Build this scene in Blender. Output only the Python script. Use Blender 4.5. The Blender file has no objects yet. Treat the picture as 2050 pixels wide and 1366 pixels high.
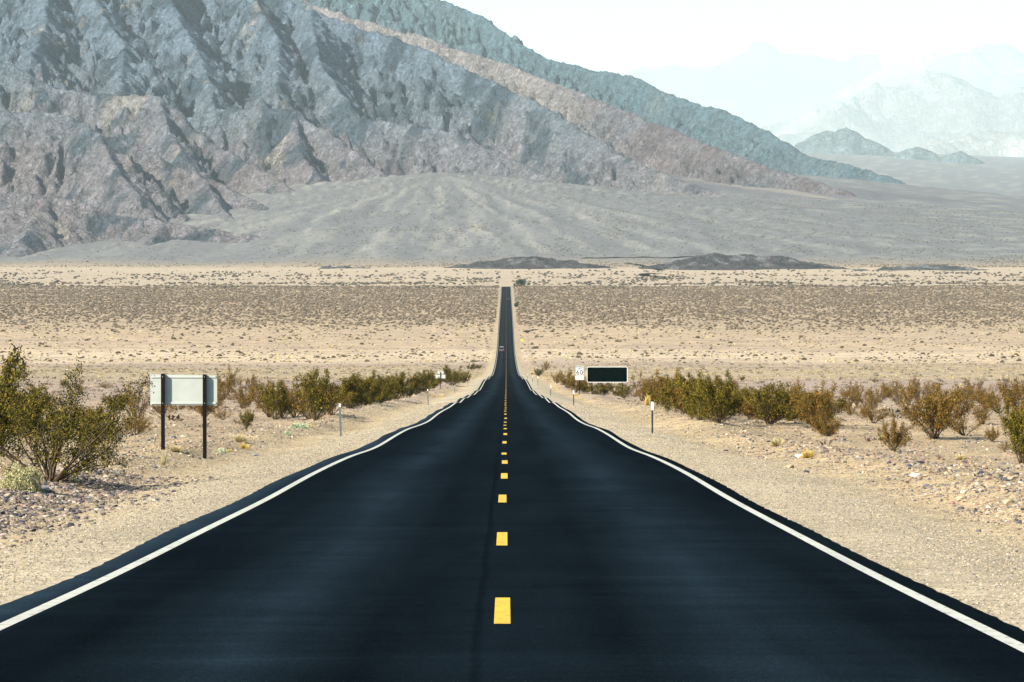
DENOISE = True
import bpy, math, random
import numpy as np
from mathutils import Vector, Matrix
random.seed(7)
R = math.radians
scene = bpy.context.scene
C = scene.collection

# ------------------------------------------------------------------ camera, sky, sun, exposure
F = 7280.0            # focal length in pixels of the 2050 px wide photograph
HY = 500.0            # pixel row of the true horizon
VX = 1013.5           # pixel column the road runs towards
cam_d = bpy.data.cameras.new("camera")
cam = bpy.data.objects.new("camera", cam_d)
C.objects.link(cam)
cam_d.sensor_width = 36.0
cam_d.lens = 36.0 * F / 2050.0
cam_d.clip_start = 1.0
cam_d.clip_end = 200000.0
cam.location = (0, 0, 0)
cam.rotation_euler = (R(90) - math.atan((683 - HY) / F), 0, -math.atan((1025 - VX) / F))
scene.camera = cam

SUN = Vector((-1.0, -0.76, 0.86)).normalized()
elev = math.asin(SUN.z)
world = bpy.data.worlds.new("World")
scene.world = world
world.use_nodes = True
wn = world.node_tree
bg = wn.nodes["Background"]
sky = wn.nodes.new("ShaderNodeTexSky")
sky.sky_type = 'NISHITA'
sky.sun_disc = False
sky.sun_elevation = elev
sky.sun_rotation = math.atan2(SUN.x, SUN.y)
sky.altitude = 100
sky.air_density = 1.0
sky.dust_density = 1.5
sky.ozone_density = 2.0
tn = wn.nodes.new('ShaderNodeMix'); tn.data_type = 'RGBA'; tn.blend_type = 'MULTIPLY'; tn.inputs[0].default_value = 1.0
tn.inputs[7].default_value = (.62, .97, 1.04, 1)
wn.links.new(sky.outputs[0], tn.inputs[6]); wn.links.new(tn.outputs[2], bg.inputs[0])
bg.inputs[1].default_value = 0.078

sun_d = bpy.data.lights.new("sun", 'SUN')
sun_d.energy = 5.0
sun_d.angle = R(0.5)
sun_d.color = (1.0, 0.90, 0.76)
sun = bpy.data.objects.new("sun", sun_d)
C.objects.link(sun)
sun.rotation_euler = SUN.to_track_quat('Z', 'Y').to_euler()

scene.view_settings.view_transform = 'Standard'
scene.view_settings.look = 'None'
scene.view_settings.exposure = 1.70
scene.view_settings.gamma = 1.0
scene.render.engine = 'CYCLES'
scene.cycles.max_bounces = 5
scene.cycles.diffuse_bounces = 3
scene.cycles.glossy_bounces = 2
scene.cycles.volume_bounces = 0
scene.cycles.use_denoising = DENOISE

# ------------------------------------------------------------------ helpers
def tag(o, label=None, cat=None, group=None, kind=None):
    if label: o['label'] = label
    if cat: o['category'] = cat
    if group: o['group'] = group
    if kind: o['kind'] = kind
    return o

def np_mesh(name, V, Fc, mat=None, smooth=False, color=None):
    """V (n,3), Fc (m,3 or 4) -> mesh datablock; color (n,3) becomes the point attribute 'tint'"""
    V = np.ascontiguousarray(V, dtype=np.float32)
    Fc = np.ascontiguousarray(Fc, dtype=np.int32)
    me = bpy.data.meshes.new(name)
    k = Fc.shape[1]
    me.vertices.add(len(V)); me.vertices.foreach_set("co", V.ravel())
    me.loops.add(Fc.size); me.loops.foreach_set("vertex_index", Fc.ravel())
    me.polygons.add(len(Fc))
    me.polygons.foreach_set("loop_start", np.arange(0, Fc.size, k, dtype=np.int32))
    me.polygons.foreach_set("loop_total", np.full(len(Fc), k, dtype=np.int32))
    me.polygons.foreach_set("use_smooth", np.full(len(Fc), smooth, dtype=bool))
    if color is not None:
        at = me.attributes.new("tint", 'FLOAT_COLOR', 'POINT')
        c4 = np.ones((len(V), 4), dtype=np.float32); c4[:, :3] = color
        at.data.foreach_set("color", c4.ravel())
    me.update(calc_edges=True)
    if mat: me.materials.append(mat)
    return me

def link(name, me, parent=None):
    o = bpy.data.objects.new(name, me); C.objects.link(o)
    if parent: o.parent = parent
    return o

def empty(name, loc=(0, 0, 0), rz=0.0):
    o = bpy.data.objects.new(name, None); C.objects.link(o)
    o.location = loc; o.rotation_euler = (0, 0, rz); o.empty_display_size = 0.2
    return o

def grid_faces(nr, nc, keep=None):
    i = np.arange(nr * nc).reshape(nr, nc)
    f = np.stack([i[:-1, :-1], i[:-1, 1:], i[1:, 1:], i[1:, :-1]], -1).reshape(-1, 4)
    return f if keep is None else f[keep.ravel()]

def compact(V, Fc, *attrs):
    used = np.unique(Fc)
    m = np.full(len(V), -1, dtype=np.int64); m[used] = np.arange(len(used))
    return (V[used], m[Fc]) + tuple(a[used] for a in attrs)

# gradient noise, vectorised
def _h(ix, iy, s):
    h = (ix.astype(np.int64) * 374761393 + iy.astype(np.int64) * 668265263 + s * 1274126177) & 0xFFFFFFFF
    h = ((h ^ (h >> 13)) * 1103515245) & 0xFFFFFFFF
    h = ((h ^ (h >> 16)) * 2246822519) & 0xFFFFFFFF
    return (h ^ (h >> 15)).astype(np.float64) * (2 * math.pi / 4294967296.0)
def noise(x, y, s=0):
    x = np.asarray(x, float); y = np.asarray(y, float)
    ix = np.floor(x); iy = np.floor(y); fx = x - ix; fy = y - iy
    u = fx * fx * fx * (fx * (fx * 6 - 15) + 10); v = fy * fy * fy * (fy * (fy * 6 - 15) + 10)
    def g(a, b):
        t = _h(ix + a, iy + b, s)
        return np.cos(t) * (fx - a) + np.sin(t) * (fy - b)
    n0 = g(0, 0); n1 = g(1, 0); n2 = g(0, 1); n3 = g(1, 1)
    return 1.5 * ((n0 * (1 - u) + n1 * u) * (1 - v) + (n2 * (1 - u) + n3 * u) * v)
def fbm(x, y, s=0, o=5, g=0.5, l=2.03):
    a, t = 1.0, 0.0
    for i in range(o):
        t = t + a * noise(x, y, s + i * 17); x = x * l; y = y * l; a *= g
    return t
def ridged(x, y, s=0, o=5, g=0.5, l=2.1):
    a, t, w = 1.0, 0.0, 1.0
    for i in range(o):
        n = 1 - np.abs(noise(x, y, s + i * 31)); n = n * n
        t = t + a * n * w; w = np.clip(n * 1.6, 0, 1); x = x * l; y = y * l; a *= g
    return t
def sstep(a, b, x):
    t = np.clip((np.asarray(x, float) - a) / (b - a), 0, 1); return t * t * (3 - 2 * t)

def at(px, py, d):            # point of the world seen at pixel (px, py) at distance d down the valley
    return np.array([(px - VX) / F * d, d, -(py - HY) / F * d])

# ------------------------------------------------------------------ the lie of the land
RP = np.array([(-60, .3), (-20, -1.05), (0, -1.76), (24, -2.67), (32.5, -3.01), (44.5, -3.45), (56.5, -3.88), (70, -4.32), (85, -4.87),
    (103, -5.62), (112, -5.93), (123, -6.28), (139, -6.85), (153, -7.42), (173, -8.18), (201, -9.05), (238, -10.33),
    (280, -11.79), (288, -12.18), (296, -12.42), (331, -13.5), (343, -14.02), (354, -14.39), (386, -15.43), (410, -16.42),
    (435, -17.27), (493, -19.1), (508, -19.70), (522, -20.08), (708, -25.24), (750, -26.9), (796, -28.1), (1000, -34.5), (1310, -41.0),
    (1570, -43.6), (1900, -40.4), (2300, -37.0), (2770, -34.3), (3080, -31.3), (3120, -31.7), (3200, -32.0), (3400, -30.6),
    (3800, -26.2), (4200, -23.2), (4650, -19.5), (60000, -19.5)])
def _herm(xp, yp):
    m = np.gradient(yp, xp); X = np.concatenate([np.arange(-60, 900, .5), np.arange(900, 4700, 5), [60000]])
    k = np.clip(np.searchsorted(xp, X, side='right') - 1, 0, len(xp) - 2)
    h = xp[k + 1] - xp[k]; t = (X - xp[k]) / h
    Y = ((2*t**3 - 3*t**2 + 1) * yp[k] + (t**3 - 2*t**2 + t) * h * m[k] + (-2*t**3 + 3*t**2) * yp[k+1] + (t**3 - t**2) * h * m[k+1])
    return X, Y
_rx, _rz = _herm(RP[:, 0], RP[:, 1])
_rz[-1] = -19.5
_kx = np.arange(-30, 31) * .5; _kw = np.exp(-(_kx / 4.0) ** 2 / 2); _kw /= _kw.sum()
_n = 1920; _sm = np.convolve(np.pad(_rz[:_n], 30, mode='edge'), _kw, mode='valid'); _w = np.clip((_rx[:_n] - 50) / 60, 0, 1) * np.clip((880 - _rx[:_n]) / 40, 0, 1)
_rz[:_n] = _rz[:_n] * (1 - _w) + _sm * _w
def zroad(Y): return np.interp(Y, _rx, _rz)
_sx = _rx[:-1]; _sz = np.interp(_sx, [0, 56, 103, 201, 296, 435, 522, 796, 1310, 1570, 1900, 2300, 2770, 3080, 3400, 3800, 4650],
                               [-1.76, -3.88, -5.62, -9.05, -12.42, -17.2, -20.1, -28.1, -41, -43.6, -40.4, -37, -34.3, -31.3, -30.6, -26.2, -19.5])
def zsmooth(Y): return np.interp(Y, _sx, _sz)

def fans(X, Y):               # alluvial fans and the plains beyond, above the valley floor
    s = np.clip(.063 - 3.0e-5 * (X - 400), .030, .066)
    s = np.where(X < 0, .05, s)
    b = -19.5 + s * (Y - 4650) * sstep(4300, 5300, Y)
    r = np.hypot(X + 110, Y - 6020)
    c = 132 - .1065 * r - 3.5e-6 * r * r
    ang = np.arctan2(X + 110, 6020 - Y)
    c = c + 2.0 * noise(ang * 9, r / 900, 5) + 1.2 * noise(ang * 24, r / 500, 6)
    wv = .12 * noise(r / 120, ang * 5, 8)
    c = c - 3.2 * sstep(.55, 1, 1 - np.abs(noise(ang * 15 + wv * 3, r / 420, 7))) - 1.6 * np.abs(noise(ang * 46 + wv * 5, r / 260, 9))
    b = b - 2.2 * sstep(.6, 1, 1 - np.abs(noise(X / 130 + Y / 900 + wv, Y / 700 - X / 260, 10))) * sstep(4700, 5100, Y)
    k = 6.0
    z = k * np.logaddexp(b / k, c / k)
    # beyond the lip of the near plain
    far = np.interp(Y, [8000, 9300, 11000, 15000, 24000, 30000, 60000, 90000], [0, 92, 168, 320, 655, 850, 1560, 2200]) * (1 - 1.5 * np.clip(X / np.maximum(Y, 1) - .085, -.03, .08))
    lip = b * 0 + (-19.5 + s * 3350)
    w = sstep(8000, 8900, Y)
    return z * (1 - w) + np.where(Y > 8000, far - 18, 0) * w

def gz(X, Y):
    X = np.asarray(X, float); Y = np.asarray(Y, float)
    ax = np.abs(X)
    near = zroad(Y); sm = zsmooth(Y)
    w = sstep(6, 26, ax) * sstep(0, 60, Y)
    z = near * (1 - w) + sm * w
    # shoulder, drop and low berm alongside the road
    fade = 1 - sstep(1500, 2400, Y)
    z = z - .05 - .28 * sstep(4.6, 7.5, ax) * fade + .30 * np.exp(-((ax - 9.0 - 1.2*noise(Y/25, X*0, 91)) / 1.3) ** 2) * fade * sstep(0, 40, Y)
    rough = sstep(4.4, 8.5, ax)
    z = z + rough * (.10 * fbm(X / 2.2, Y / 3.5, 11, 4) + .35 * noise(X / 30, Y / 60, 3))
    z = z + sstep(20, 120, ax) * (.8 * noise(X / 90, Y / 260, 41))
    zf = fans(X, Y)
    t = sstep(4350, 4900, Y)
    return np.where(Y > 4350, z * (1 - t) + zf * t, z)
# ------------------------------------------------------------------ materials
def new_mat(name, rough=0.9):
    m = bpy.data.materials.new(name); m.use_nodes = True
    nt = m.node_tree; b = nt.nodes["Principled BSDF"]
    b.inputs["Roughness"].default_value = rough
    b.inputs["Specular IOR Level"].default_value = 0.10
    return m, nt, b
def node(nt, t, **kw):
    n = nt.nodes.new(t)
    for k, v in kw.items(): setattr(n, k, v)
    return n
def ramp(nt, src, stops):
    r = node(nt, "ShaderNodeValToRGB"); e = r.color_ramp.elements
    while len(e) < len(stops): e.new(0.5)
    for i, (p, c) in enumerate(stops):
        e[i].position = p; e[i].color = (c, c, c, 1) if isinstance(c, (int, float)) else (*c, 1)
    nt.links.new(src, r.inputs[0]); return r.outputs[0]
def mixc(nt, fac, a, b, mode='MIX'):
    m = node(nt, "ShaderNodeMix", data_type='RGBA', blend_type=mode)
    for s, v in ((m.inputs[0], fac), (m.inputs[6], a), (m.inputs[7], b)):
        if isinstance(v, bpy.types.NodeSocket): nt.links.new(v, s)
        elif isinstance(v, (int, float)): s.default_value = v
        else: s.default_value = (*v, 1)
    return m.outputs[2]
def noise_n(nt, scale, detail=4, rough=0.55, vec=None, out=0, dist=0.0):
    n = node(nt, "ShaderNodeTexNoise"); n.inputs["Scale"].default_value = scale
    n.inputs["Detail"].default_value = detail; n.inputs["Roughness"].default_value = rough
    n.inputs["Distortion"].default_value = dist
    if vec is not None: nt.links.new(vec, n.inputs["Vector"])
    return n.outputs[out]
def objvec(nt, scale=(1, 1, 1)):
    g = node(nt, "ShaderNodeTexCoord"); m = node(nt, "ShaderNodeMapping")
    m.inputs["Scale"].default_value = scale
    nt.links.new(g.outputs["Object"], m.inputs[0]); return m.outputs[0]
def bump(nt, b, h, strength, dist):
    u = node(nt, "ShaderNodeBump"); u.inputs["Strength"].default_value = strength; u.inputs["Distance"].default_value = dist
    nt.links.new(h, u.inputs["Height"]); nt.links.new(u.outputs[0], b.inputs["Normal"]); return u
def attr(nt, name="tint"):
    a = node(nt, "ShaderNodeAttribute"); a.attribute_name = name; return a.outputs["Color"]

def tint_mat(name, rough=0.9, vary=0.0, scale=5.0, trans=0.0):
    m, nt, b = new_mat(name, rough)
    c = attr(nt)
    if vary:
        v = noise_n(nt, scale, 3, .6, objvec(nt))
        c = mixc(nt, 1.0, c, ramp(nt, v, [(.3, 1 - vary), (.7, 1 + vary)]), 'MULTIPLY')
    nt.links.new(c, b.inputs["Base Color"])
    return m
def flat_mat(name, col, rough=0.6, metal=0.0, vary=.15, scale=6.0):
    m, nt, b = new_mat(name, rough)
    v = noise_n(nt, scale, 5, .6, objvec(nt))
    c = mixc(nt, 1.0, col, ramp(nt, v, [(.3, 1 - vary), (.7, 1.0)]), 'MULTIPLY')
    nt.links.new(c, b.inputs["Base Color"]); b.inputs["Metallic"].default_value = metal
    return m

# ground
M_ground, nt, b = new_mat("desert_ground", .95)
ov = objvec(nt)
fine = noise_n(nt, 14.0, 6, .7, ov); mid = noise_n(nt, 1.6, 5, .65, ov); big = noise_n(nt, .06, 5, .6, ov)
vor = node(nt, "ShaderNodeTexVoronoi"); vor.inputs["Scale"].default_value = 16.0; nt.links.new(ov, vor.inputs["Vector"])
vor2 = node(nt, "ShaderNodeTexVoronoi"); vor2.inputs["Scale"].default_value = 5.0; nt.links.new(ov, vor2.inputs["Vector"])
c = attr(nt)
c = mixc(nt, 1.0, c, ramp(nt, fine, [(.32, .62), (.5, 1.0), (.72, 1.25)]), 'MULTIPLY')
c = mixc(nt, 1.0, c, ramp(nt, mid, [(.3, .82), (.7, 1.12)]), 'MULTIPLY')
c = mixc(nt, 1.0, c, ramp(nt, big, [(.3, .86), (.7, 1.12)]), 'MULTIPLY')
pat = noise_n(nt, .17, 7, .72, objvec(nt, (1, .6, 1)))
c = mixc(nt, 1.0, c, ramp(nt, pat, [(.30, .70), (.5, 1.0), (.70, 1.28)]), 'MULTIPLY')
peb = node(nt, "ShaderNodeSeparateColor"); nt.links.new(vor.outputs["Color"], peb.inputs[0])
c = mixc(nt, 1.0, c, ramp(nt, peb.outputs[0], [(0, .72), (.5, 1.0), (1, 1.22)]), 'MULTIPLY')
nt.links.new(c, b.inputs["Base Color"])
add = node(nt, "ShaderNodeMath", operation='ADD'); nt.links.new(fine, add.inputs[0]); nt.links.new(vor2.outputs["Distance"], add.inputs[1])
bump(nt, b, add.outputs[0], .8, .022)

# asphalt: worn wheel tracks, dark centre seam, faint cross streaks
M_asphalt, nt, b = new_mat("asphalt", .82)
tc = node(nt, "ShaderNodeTexCoord"); sep = node(nt, "ShaderNodeSeparateXYZ"); nt.links.new(tc.outputs["Object"], sep.inputs[0])
grain = noise_n(nt, 45.0, 4, .7, objvec(nt)); patch = noise_n(nt, 1.0, 5, .6, objvec(nt, (.9, .06, 1)))
cross = noise_n(nt, 1.0, 4, .6, objvec(nt, (.30, .8, 1)), dist=1.2)
wav = noise_n(nt, .25, 3, .5, objvec(nt, (.2, 1, 1)))
mx = node(nt, "ShaderNodeMath", operation='MULTIPLY_ADD'); nt.links.new(wav, mx.inputs[0]); mx.inputs[1].default_value = .10; nt.links.new(sep.outputs[0], mx.inputs[2])
def curve_x(src, pts):
    mr = node(nt, "ShaderNodeMapRange"); nt.links.new(src, mr.inputs[0])
    mr.inputs[1].default_value = -4.4; mr.inputs[2].default_value = 4.4
    return ramp(nt, mr.outputs[0], [((x + 4.4) / 8.8, v) for x, v in pts])
track = curve_x(mx.outputs[0], [(-4.1, 3.4), (-3.8, 2.2), (-3.55, .7), (-2.9, .75), (-1.8, 1.7), (-.9, .75), (-.15, .9), (.9, .75), (1.8, 1.7), (2.9, .75), (3.6, .7)])
seam = curve_x(mx.outputs[0], [(-.18, 1.0), (-.165, .4), (-.150, .4), (-.13, 1.0)])
c = mixc(nt, 1.0, (.0052, .0092, .0130), track, 'MULTIPLY')
c = mixc(nt, 1.0, c, seam, 'MULTIPLY')
c = mixc(nt, 1.0, c, ramp(nt, patch, [(.3, .76), (.7, 1.28)]), 'MULTIPLY')
c = mixc(nt, 1.0, c, ramp(nt, cross, [(.35, .8), (.6, 1.0), (.80, 1.3)]), 'MULTIPLY')
c = mixc(nt, 1.0, c, ramp(nt, grain, [(.25, .4), (.5, 1.0), (.66, 1.7), (.78, 4.5)]), 'MULTIPLY')
nt.links.new(c, b.inputs["Base Color"]); b.inputs["Specular IOR Level"].default_value = 0.0
bump(nt, b, grain, .5, .01)

def paint_mat(name, col):
    m, nt, b = new_mat(name, .7)
    n1 = noise_n(nt, 9.0, 6, .7, objvec(nt)); n2 = noise_n(nt, 1.0, 4, .6, objvec(nt, (3, .2, 1)))
    c = mixc(nt, ramp(nt, n1, [(.53, 0.0), (.68, .8)]), col, (.05, .05, .05))
    c = mixc(nt, 1.0, c, ramp(nt, n2, [(.3, .82), (.7, 1.0)]), 'MULTIPLY')
    nt.links.new(c, b.inputs["Base Color"]); return m
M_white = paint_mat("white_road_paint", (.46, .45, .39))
M_yellow = paint_mat("yellow_road_paint", (.62, .38, .03))

# mountain rock
def rock_mat(name, s=1.0, bs=1.0):
    m, nt, b = new_mat(name, .95)
    ov = objvec(nt)
    n1 = noise_n(nt, .035 * s, 8, .68, ov, dist=.6); n2 = noise_n(nt, .22 * s, 5, .7, ov)
    c = attr(nt)
    c = mixc(nt, 1.0, c, ramp(nt, n1, [(.3, .55), (.5, 1.0), (.72, 1.55)]), 'MULTIPLY')
    c = mixc(nt, 1.0, c, ramp(nt, n2, [(.3, .55), (.5, 1.0), (.7, 1.55)]), 'MULTIPLY')
    nt.links.new(c, b.inputs["Base Color"])
    v = node(nt, "ShaderNodeTexVoronoi"); v.inputs["Scale"].default_value = .05 * s
    w = noise_n(nt, .08 * s, 6, .65, ov, dist=1.0)
    mp = node(nt, "ShaderNodeMapping"); mp.inputs["Scale"].default_value = (1.3, .8, .5)
    nt.links.new(ov, mp.inputs[0]); nt.links.new(mp.outputs[0], v.inputs["Vector"])
    a = node(nt, "ShaderNodeMath", operation='ADD'); nt.links.new(w, a.inputs[0])
    k = node(nt, "ShaderNodeMath", operation='MULTIPLY'); nt.links.new(v.outputs["Distance"], k.inputs[0]); k.inputs[1].default_value = .35
    nt.links.new(k.outputs[0], a.inputs[1])
    bump(nt, b, a.outputs[0], bs, 22.0 / s)
    return m
M_rock = rock_mat("mountain_rock")
M_rockfar = rock_mat("far_mountain_rock", .25, .8)
EROS = 14; HAZE_COL = (.80, .935, .945, 1); HAZE_D = 1.85e-5; ALB = .74
# ------------------------------------------------------------------ ground sheet
def srgb(*c):
    c = np.array(c, float) / 255.0
    return np.where(c <= .04045, c / 12.92, ((c + .055) / 1.055) ** 2.4)
A_SH = np.array((.42, .35, .245)); A_TAN = np.array((.43, .325, .19)); A_ROCK = np.array((.37, .275, .165))
A_PINK = np.array((.34, .255, .198)); A_CREAM = np.array((.54, .415, .28)); A_SAND = np.array((.435, .322, .208))
A_SCR = np.array((.30, .235, .18)); A_PALE = np.array((.44, .345, .24)); A_FAN = np.array((.165, .162, .160)); A_YEL = np.array((.38, .295, .19))
def mixa(a, b, t): return a * (1 - t[..., None]) + b * t[..., None]

for _n in ("A_SH","A_TAN","A_ROCK","A_PINK","A_CREAM","A_SAND","A_SCR","A_PALE","A_FAN","A_YEL"): globals()[_n] = globals()[_n] * .86
def ground_color(X, Y):
    ax = np.abs(X)
    wob = Y * (1 + .035 * fbm(X / (Y * .10 + 20), Y / (Y * .03 + 20), 71, 4))
    xp = [0, 150, 420, 700, 850, 1050, 1300, 1400, 1540, 1640, 1800, 1950, 2900, 3120, 3500, 4250, 4620, 4850]
    cols = [A_ROCK, A_ROCK, A_PINK, A_PINK, A_YEL, A_YEL*.97, A_PINK*1.05, A_CREAM, A_CREAM, A_SAND, A_SAND, A_SAND*.88, A_SAND*.85, A_PALE, A_PALE, A_PALE*1.08, A_PALE*.75, A_FAN]
    cols = np.array(cols)
    c = np.stack([np.interp(wob, xp, cols[:, i]) for i in range(3)], -1)
    # wash streaks in the sandy belt
    st = sstep(.15, .55, noise(X / 160 + 3, Y / 14, 75)) * sstep(1250, 1350, Y) * (1 - sstep(1750, 1900, Y))
    c = mixa(c, A_PINK * .95, st * .7)
    # shoulders
    fr = sstep(700, 1700, Y) * 2.0; sh = 1 - sstep(5.3, 7.2, ax + fr + .7 * noise(X / 3, Y / 6, 72)); sh = sh * (1 - sstep(900, 1700, Y) * .5) * (1 - sstep(3000, 3100, Y))
    c = mixa(c, A_TAN, (1 - sstep(7.0, 9.5, ax + fr * 1.5 + 1.0 * noise(X / 5, Y / 9, 74))) * (1 - sstep(2000, 3000, Y)))
    c = mixa(c, A_SH, sh)
    # darker disturbed berm on the left
    # fans: paler braided washes running down slope
    tf = sstep(4650, 4950, Y)
    r = np.hypot(X + 110, Y - 6020); ang = np.arctan2(X + 110, 6020 - Y)
    br = sstep(.18, .5, noise(ang * 26 + .5 * noise(r / 90, ang * 9, 83), r / 560, 81)) * .5 + sstep(.2, .42, noise(ang * 62 + .8 * noise(r / 70, ang * 12, 85), r / 420, 82)) * .5
    br2 = sstep(.1, .45, noise(X / 60 + Y / 60, (Y - X * .32) / 34, 84)) * .7
    right = sstep(300, 700, X)
    brd = br * (1 - right) + br2 * right
    c = mixa(c, A_FAN * 1.5 + np.array((.04, .03, .0)), tf * np.clip(brd, 0, 1))
    # dark rock-varnish tongue and pale strip on the right-hand fan
    u = X / np.maximum(Y, 1) * F + VX; v = HY - gz_cache(X, Y) / np.maximum(Y, 1) * F
    return c
def gz_cache(X, Y): return 0 * X

ratio = 1.0058
ys = [-60, -40, -25, -12, 0, 8, 14]
y = 19.0
while y < 88000: ys.append(y); y *= ratio if y < 12000 else 1.03
ys = np.array(ys, float)
un = np.linspace(-1, 1, 361); un = .190 * np.sign(un) * np.abs(un) ** 1.12
uo = np.array([.23, .3, .4, .6, .9, 1.3])
us = np.concatenate([-uo[::-1], un, uo])
Yg, Ug = np.meshgrid(ys, us, indexing='ij'); Xg = Ug * (Yg + 85)
Zg = gz(Xg, Yg)
V = np.stack([Xg, Yg, Zg], -1).reshape(-1, 3)
Cg = ground_color(Xg, Yg)
# the tongue of dark varnished gravel lying on the right-hand fan, and the pale strip above it
def blob(X, Y, x0, y0, x1, y1, w):
    dx, dy = x1 - x0, y1 - y0; L2 = dx * dx + dy * dy
    t = np.clip(((X - x0) * dx + (Y - y0) * dy) / L2, 0, 1)
    d = np.hypot(X - x0 - t * dx, Y - y0 - t * dy)
    return 1 - sstep(.55, 1.15, d / (w * (1.15 - t)) + .45 * fbm(X / 45, Y / 45, 88, 4))
Cg = mixa(Cg, np.array((.115, .105, .11)), .85 * blob(Xg, Yg, 560, 7000, 900, 6950, 420))
Cg = mixa(Cg, np.array((.13, .12, .125)), .6 * blob(Xg, Yg, 380, 6200, 760, 6050, 180))
Cg = mixa(Cg, np.array((.30, .26, .20)), .6 * blob(Xg, Yg, 440, 7100, 600, 6600, 90))
ground = link("ground", np_mesh("ground", V, grid_faces(*Xg.shape), M_ground, True, Cg.reshape(-1, 3)))
tag(ground, kind='structure')
print("ground verts", len(V))

# ------------------------------------------------------------------ road
def ribbon(name, ys, xl, xr, lift, mat, ncols=2, extra=None):
    ys = np.asarray(ys, float)
    xl = np.broadcast_to(np.asarray(xl, float), ys.shape); xr = np.broadcast_to(np.asarray(xr, float), ys.shape)
    t = np.linspace(0, 1, ncols)
    X = xl[:, None] * (1 - t) + xr[:, None] * t
    Y = np.repeat(ys[:, None], ncols, 1)
    Z = zroad(Y) + (lift[:, None] if isinstance(lift, np.ndarray) else lift)
    if extra is not None: X = X + extra(Y)
    return np_mesh(name, np.stack([X, Y, Z], -1).reshape(-1, 3), grid_faces(len(ys), ncols), mat, True)
def bend(Y): return sstep(3040, 3160, Y) * 60 * (np.maximum(Y - 3040, 0) / 120)
rys = [-60.0]
while rys[-1] < 3150: rys.append(rys[-1] + (.3 if rys[-1] < 120 else max(.3, .0035 * rys[-1])))
rys = np.array(rys)
el = -4.13 + .022 * fbm(rys / .6, rys * 0, 51, 5) + .10 * noise(rys / 14, rys * 0, 52)
er = 3.76 + .022 * fbm(rys / .6, rys * 0, 53, 4) + .05 * noise(rys / 14, rys * 0, 54)
road = link("road", ribbon("road", rys, el, er, .0, M_asphalt, 9, bend)); tag(road, kind='structure')
lft = lambda Y: .004 + Y * 2.5e-5
for sx, nm in ((-3.72, 1), (3.48, 2)):
    wv = .015 * noise(rys / 20, rys * 0 + nm, 55)
    tag(link("edge_line", ribbon("edge_line", rys, sx - .06 + wv, sx + .06 + wv, lft(rys), M_white, 2, bend)), kind='structure')
cy = [28.8, 42.3, 56.6, 68.5, 80, 91.5, 111, 125, 139, 155, 169, 183, 197]
cy = [15.0] + cy
while cy[-1] < 3100: cy.append(cy[-1] + 13.6)
Vs, Fs = [], []; n = 0
for i, y in enumerate(cy):
    yy = np.linspace(y - 1.75, y + 1.75, 5 if y < 500 else 2); o = -.045 + .015 * math.sin(i * 1.7)
    for q in yy:
        z = float(zroad(q)) + .004 + q * 2.5e-5; bx = float(bend(np.array(q)))
        Vs += [(o - .062 + bx, q, z), (o + .062 + bx, q, z)]
    for k in range(len(yy) - 1): Fs.append((n + 2*k, n + 2*k + 1, n + 2*k + 3, n + 2*k + 2))
    n += 2 * len(yy)
for q, spans in ((281.5, ((-3.4, -1.9), (-1.7, -.5), (.35, 1.6))), (333, ((-2.9, -1.2), (.4, 1.7))), (470, ((-3.2, -2.2), (2.2, 3.2)))):  # pale streaks painting the glints of worn asphalt at the road's crests
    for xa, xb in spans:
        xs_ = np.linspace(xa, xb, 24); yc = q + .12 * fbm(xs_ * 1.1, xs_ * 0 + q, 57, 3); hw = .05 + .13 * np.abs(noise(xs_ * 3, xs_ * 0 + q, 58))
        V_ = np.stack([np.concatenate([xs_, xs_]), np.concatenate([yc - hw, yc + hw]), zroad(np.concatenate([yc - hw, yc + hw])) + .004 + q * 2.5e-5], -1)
        tag(link('glint_streak', np_mesh('glint_streak', V_, np.array([(i, i + 1, i + 25, i + 24) for i in range(23)]), M_white)), kind='structure')
tag(link("centre_line", np_mesh("centre_line", Vs, Fs, M_yellow)), kind='structure')

# ------------------------------------------------------------------ mountains
def seg_ridge(X, Y, H, pts, k, s, SD=None):
    """raise H to the ridge through pts (px, py, depth) whose flanks fall at slope k (k2 behind)"""
    P = [at(*p) for p in pts]; run = s * 977.0
    for a, b_ in zip(P[:-1], P[1:]):
        run0 = run; run += math.hypot(b_[0] - a[0], b_[1] - a[1])
        zt = max(a[2], b_[2]); reach = (zt + 40) / k * 1.5 + 60
        ya, yb = min(a[1], b_[1]) - reach, max(a[1], b_[1]) + reach
        xa, xb = min(a[0], b_[0]) - reach, max(a[0], b_[0]) + reach
        i0, i1 = np.searchsorted(Y[:, 0], [ya, yb]); j0, j1 = np.searchsorted(X[0], [xa, xb])
        if i1 <= i0 or j1 <= j0: continue
        x = X[i0:i1, j0:j1]; y = Y[i0:i1, j0:j1]
        dx, dy = b_[0] - a[0], b_[1] - a[1]; L2 = dx * dx + dy * dy
        t = np.clip(((x - a[0]) * dx + (y - a[1]) * dy) / L2, 0, 1)
        d = np.hypot(x - a[0] - t * dx, y - a[1] - t * dy)
        z = a[2] + t * (b_[2] - a[2])
        # flanks a little concave: steep near the crest, easing to the foot
        rel = np.maximum(z + 30, 20)
        q = d * k / rel
        zz = z - rel * (q * 1.12 / (1 + .20 * q)) + 0
        if SD is not None:
            up = zz > H[i0:i1, j0:j1]
            side = np.sign((x - a[0]) * dy - (y - a[1]) * dx)
            SD[0][i0:i1, j0:j1][up] = (run0 + t * math.sqrt(L2) + 5000 * side)[up]
            SD[1][i0:i1, j0:j1][up] = d[up]
        H[i0:i1, j0:j1] = np.maximum(H[i0:i1, j0:j1], zz)
    return H

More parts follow.
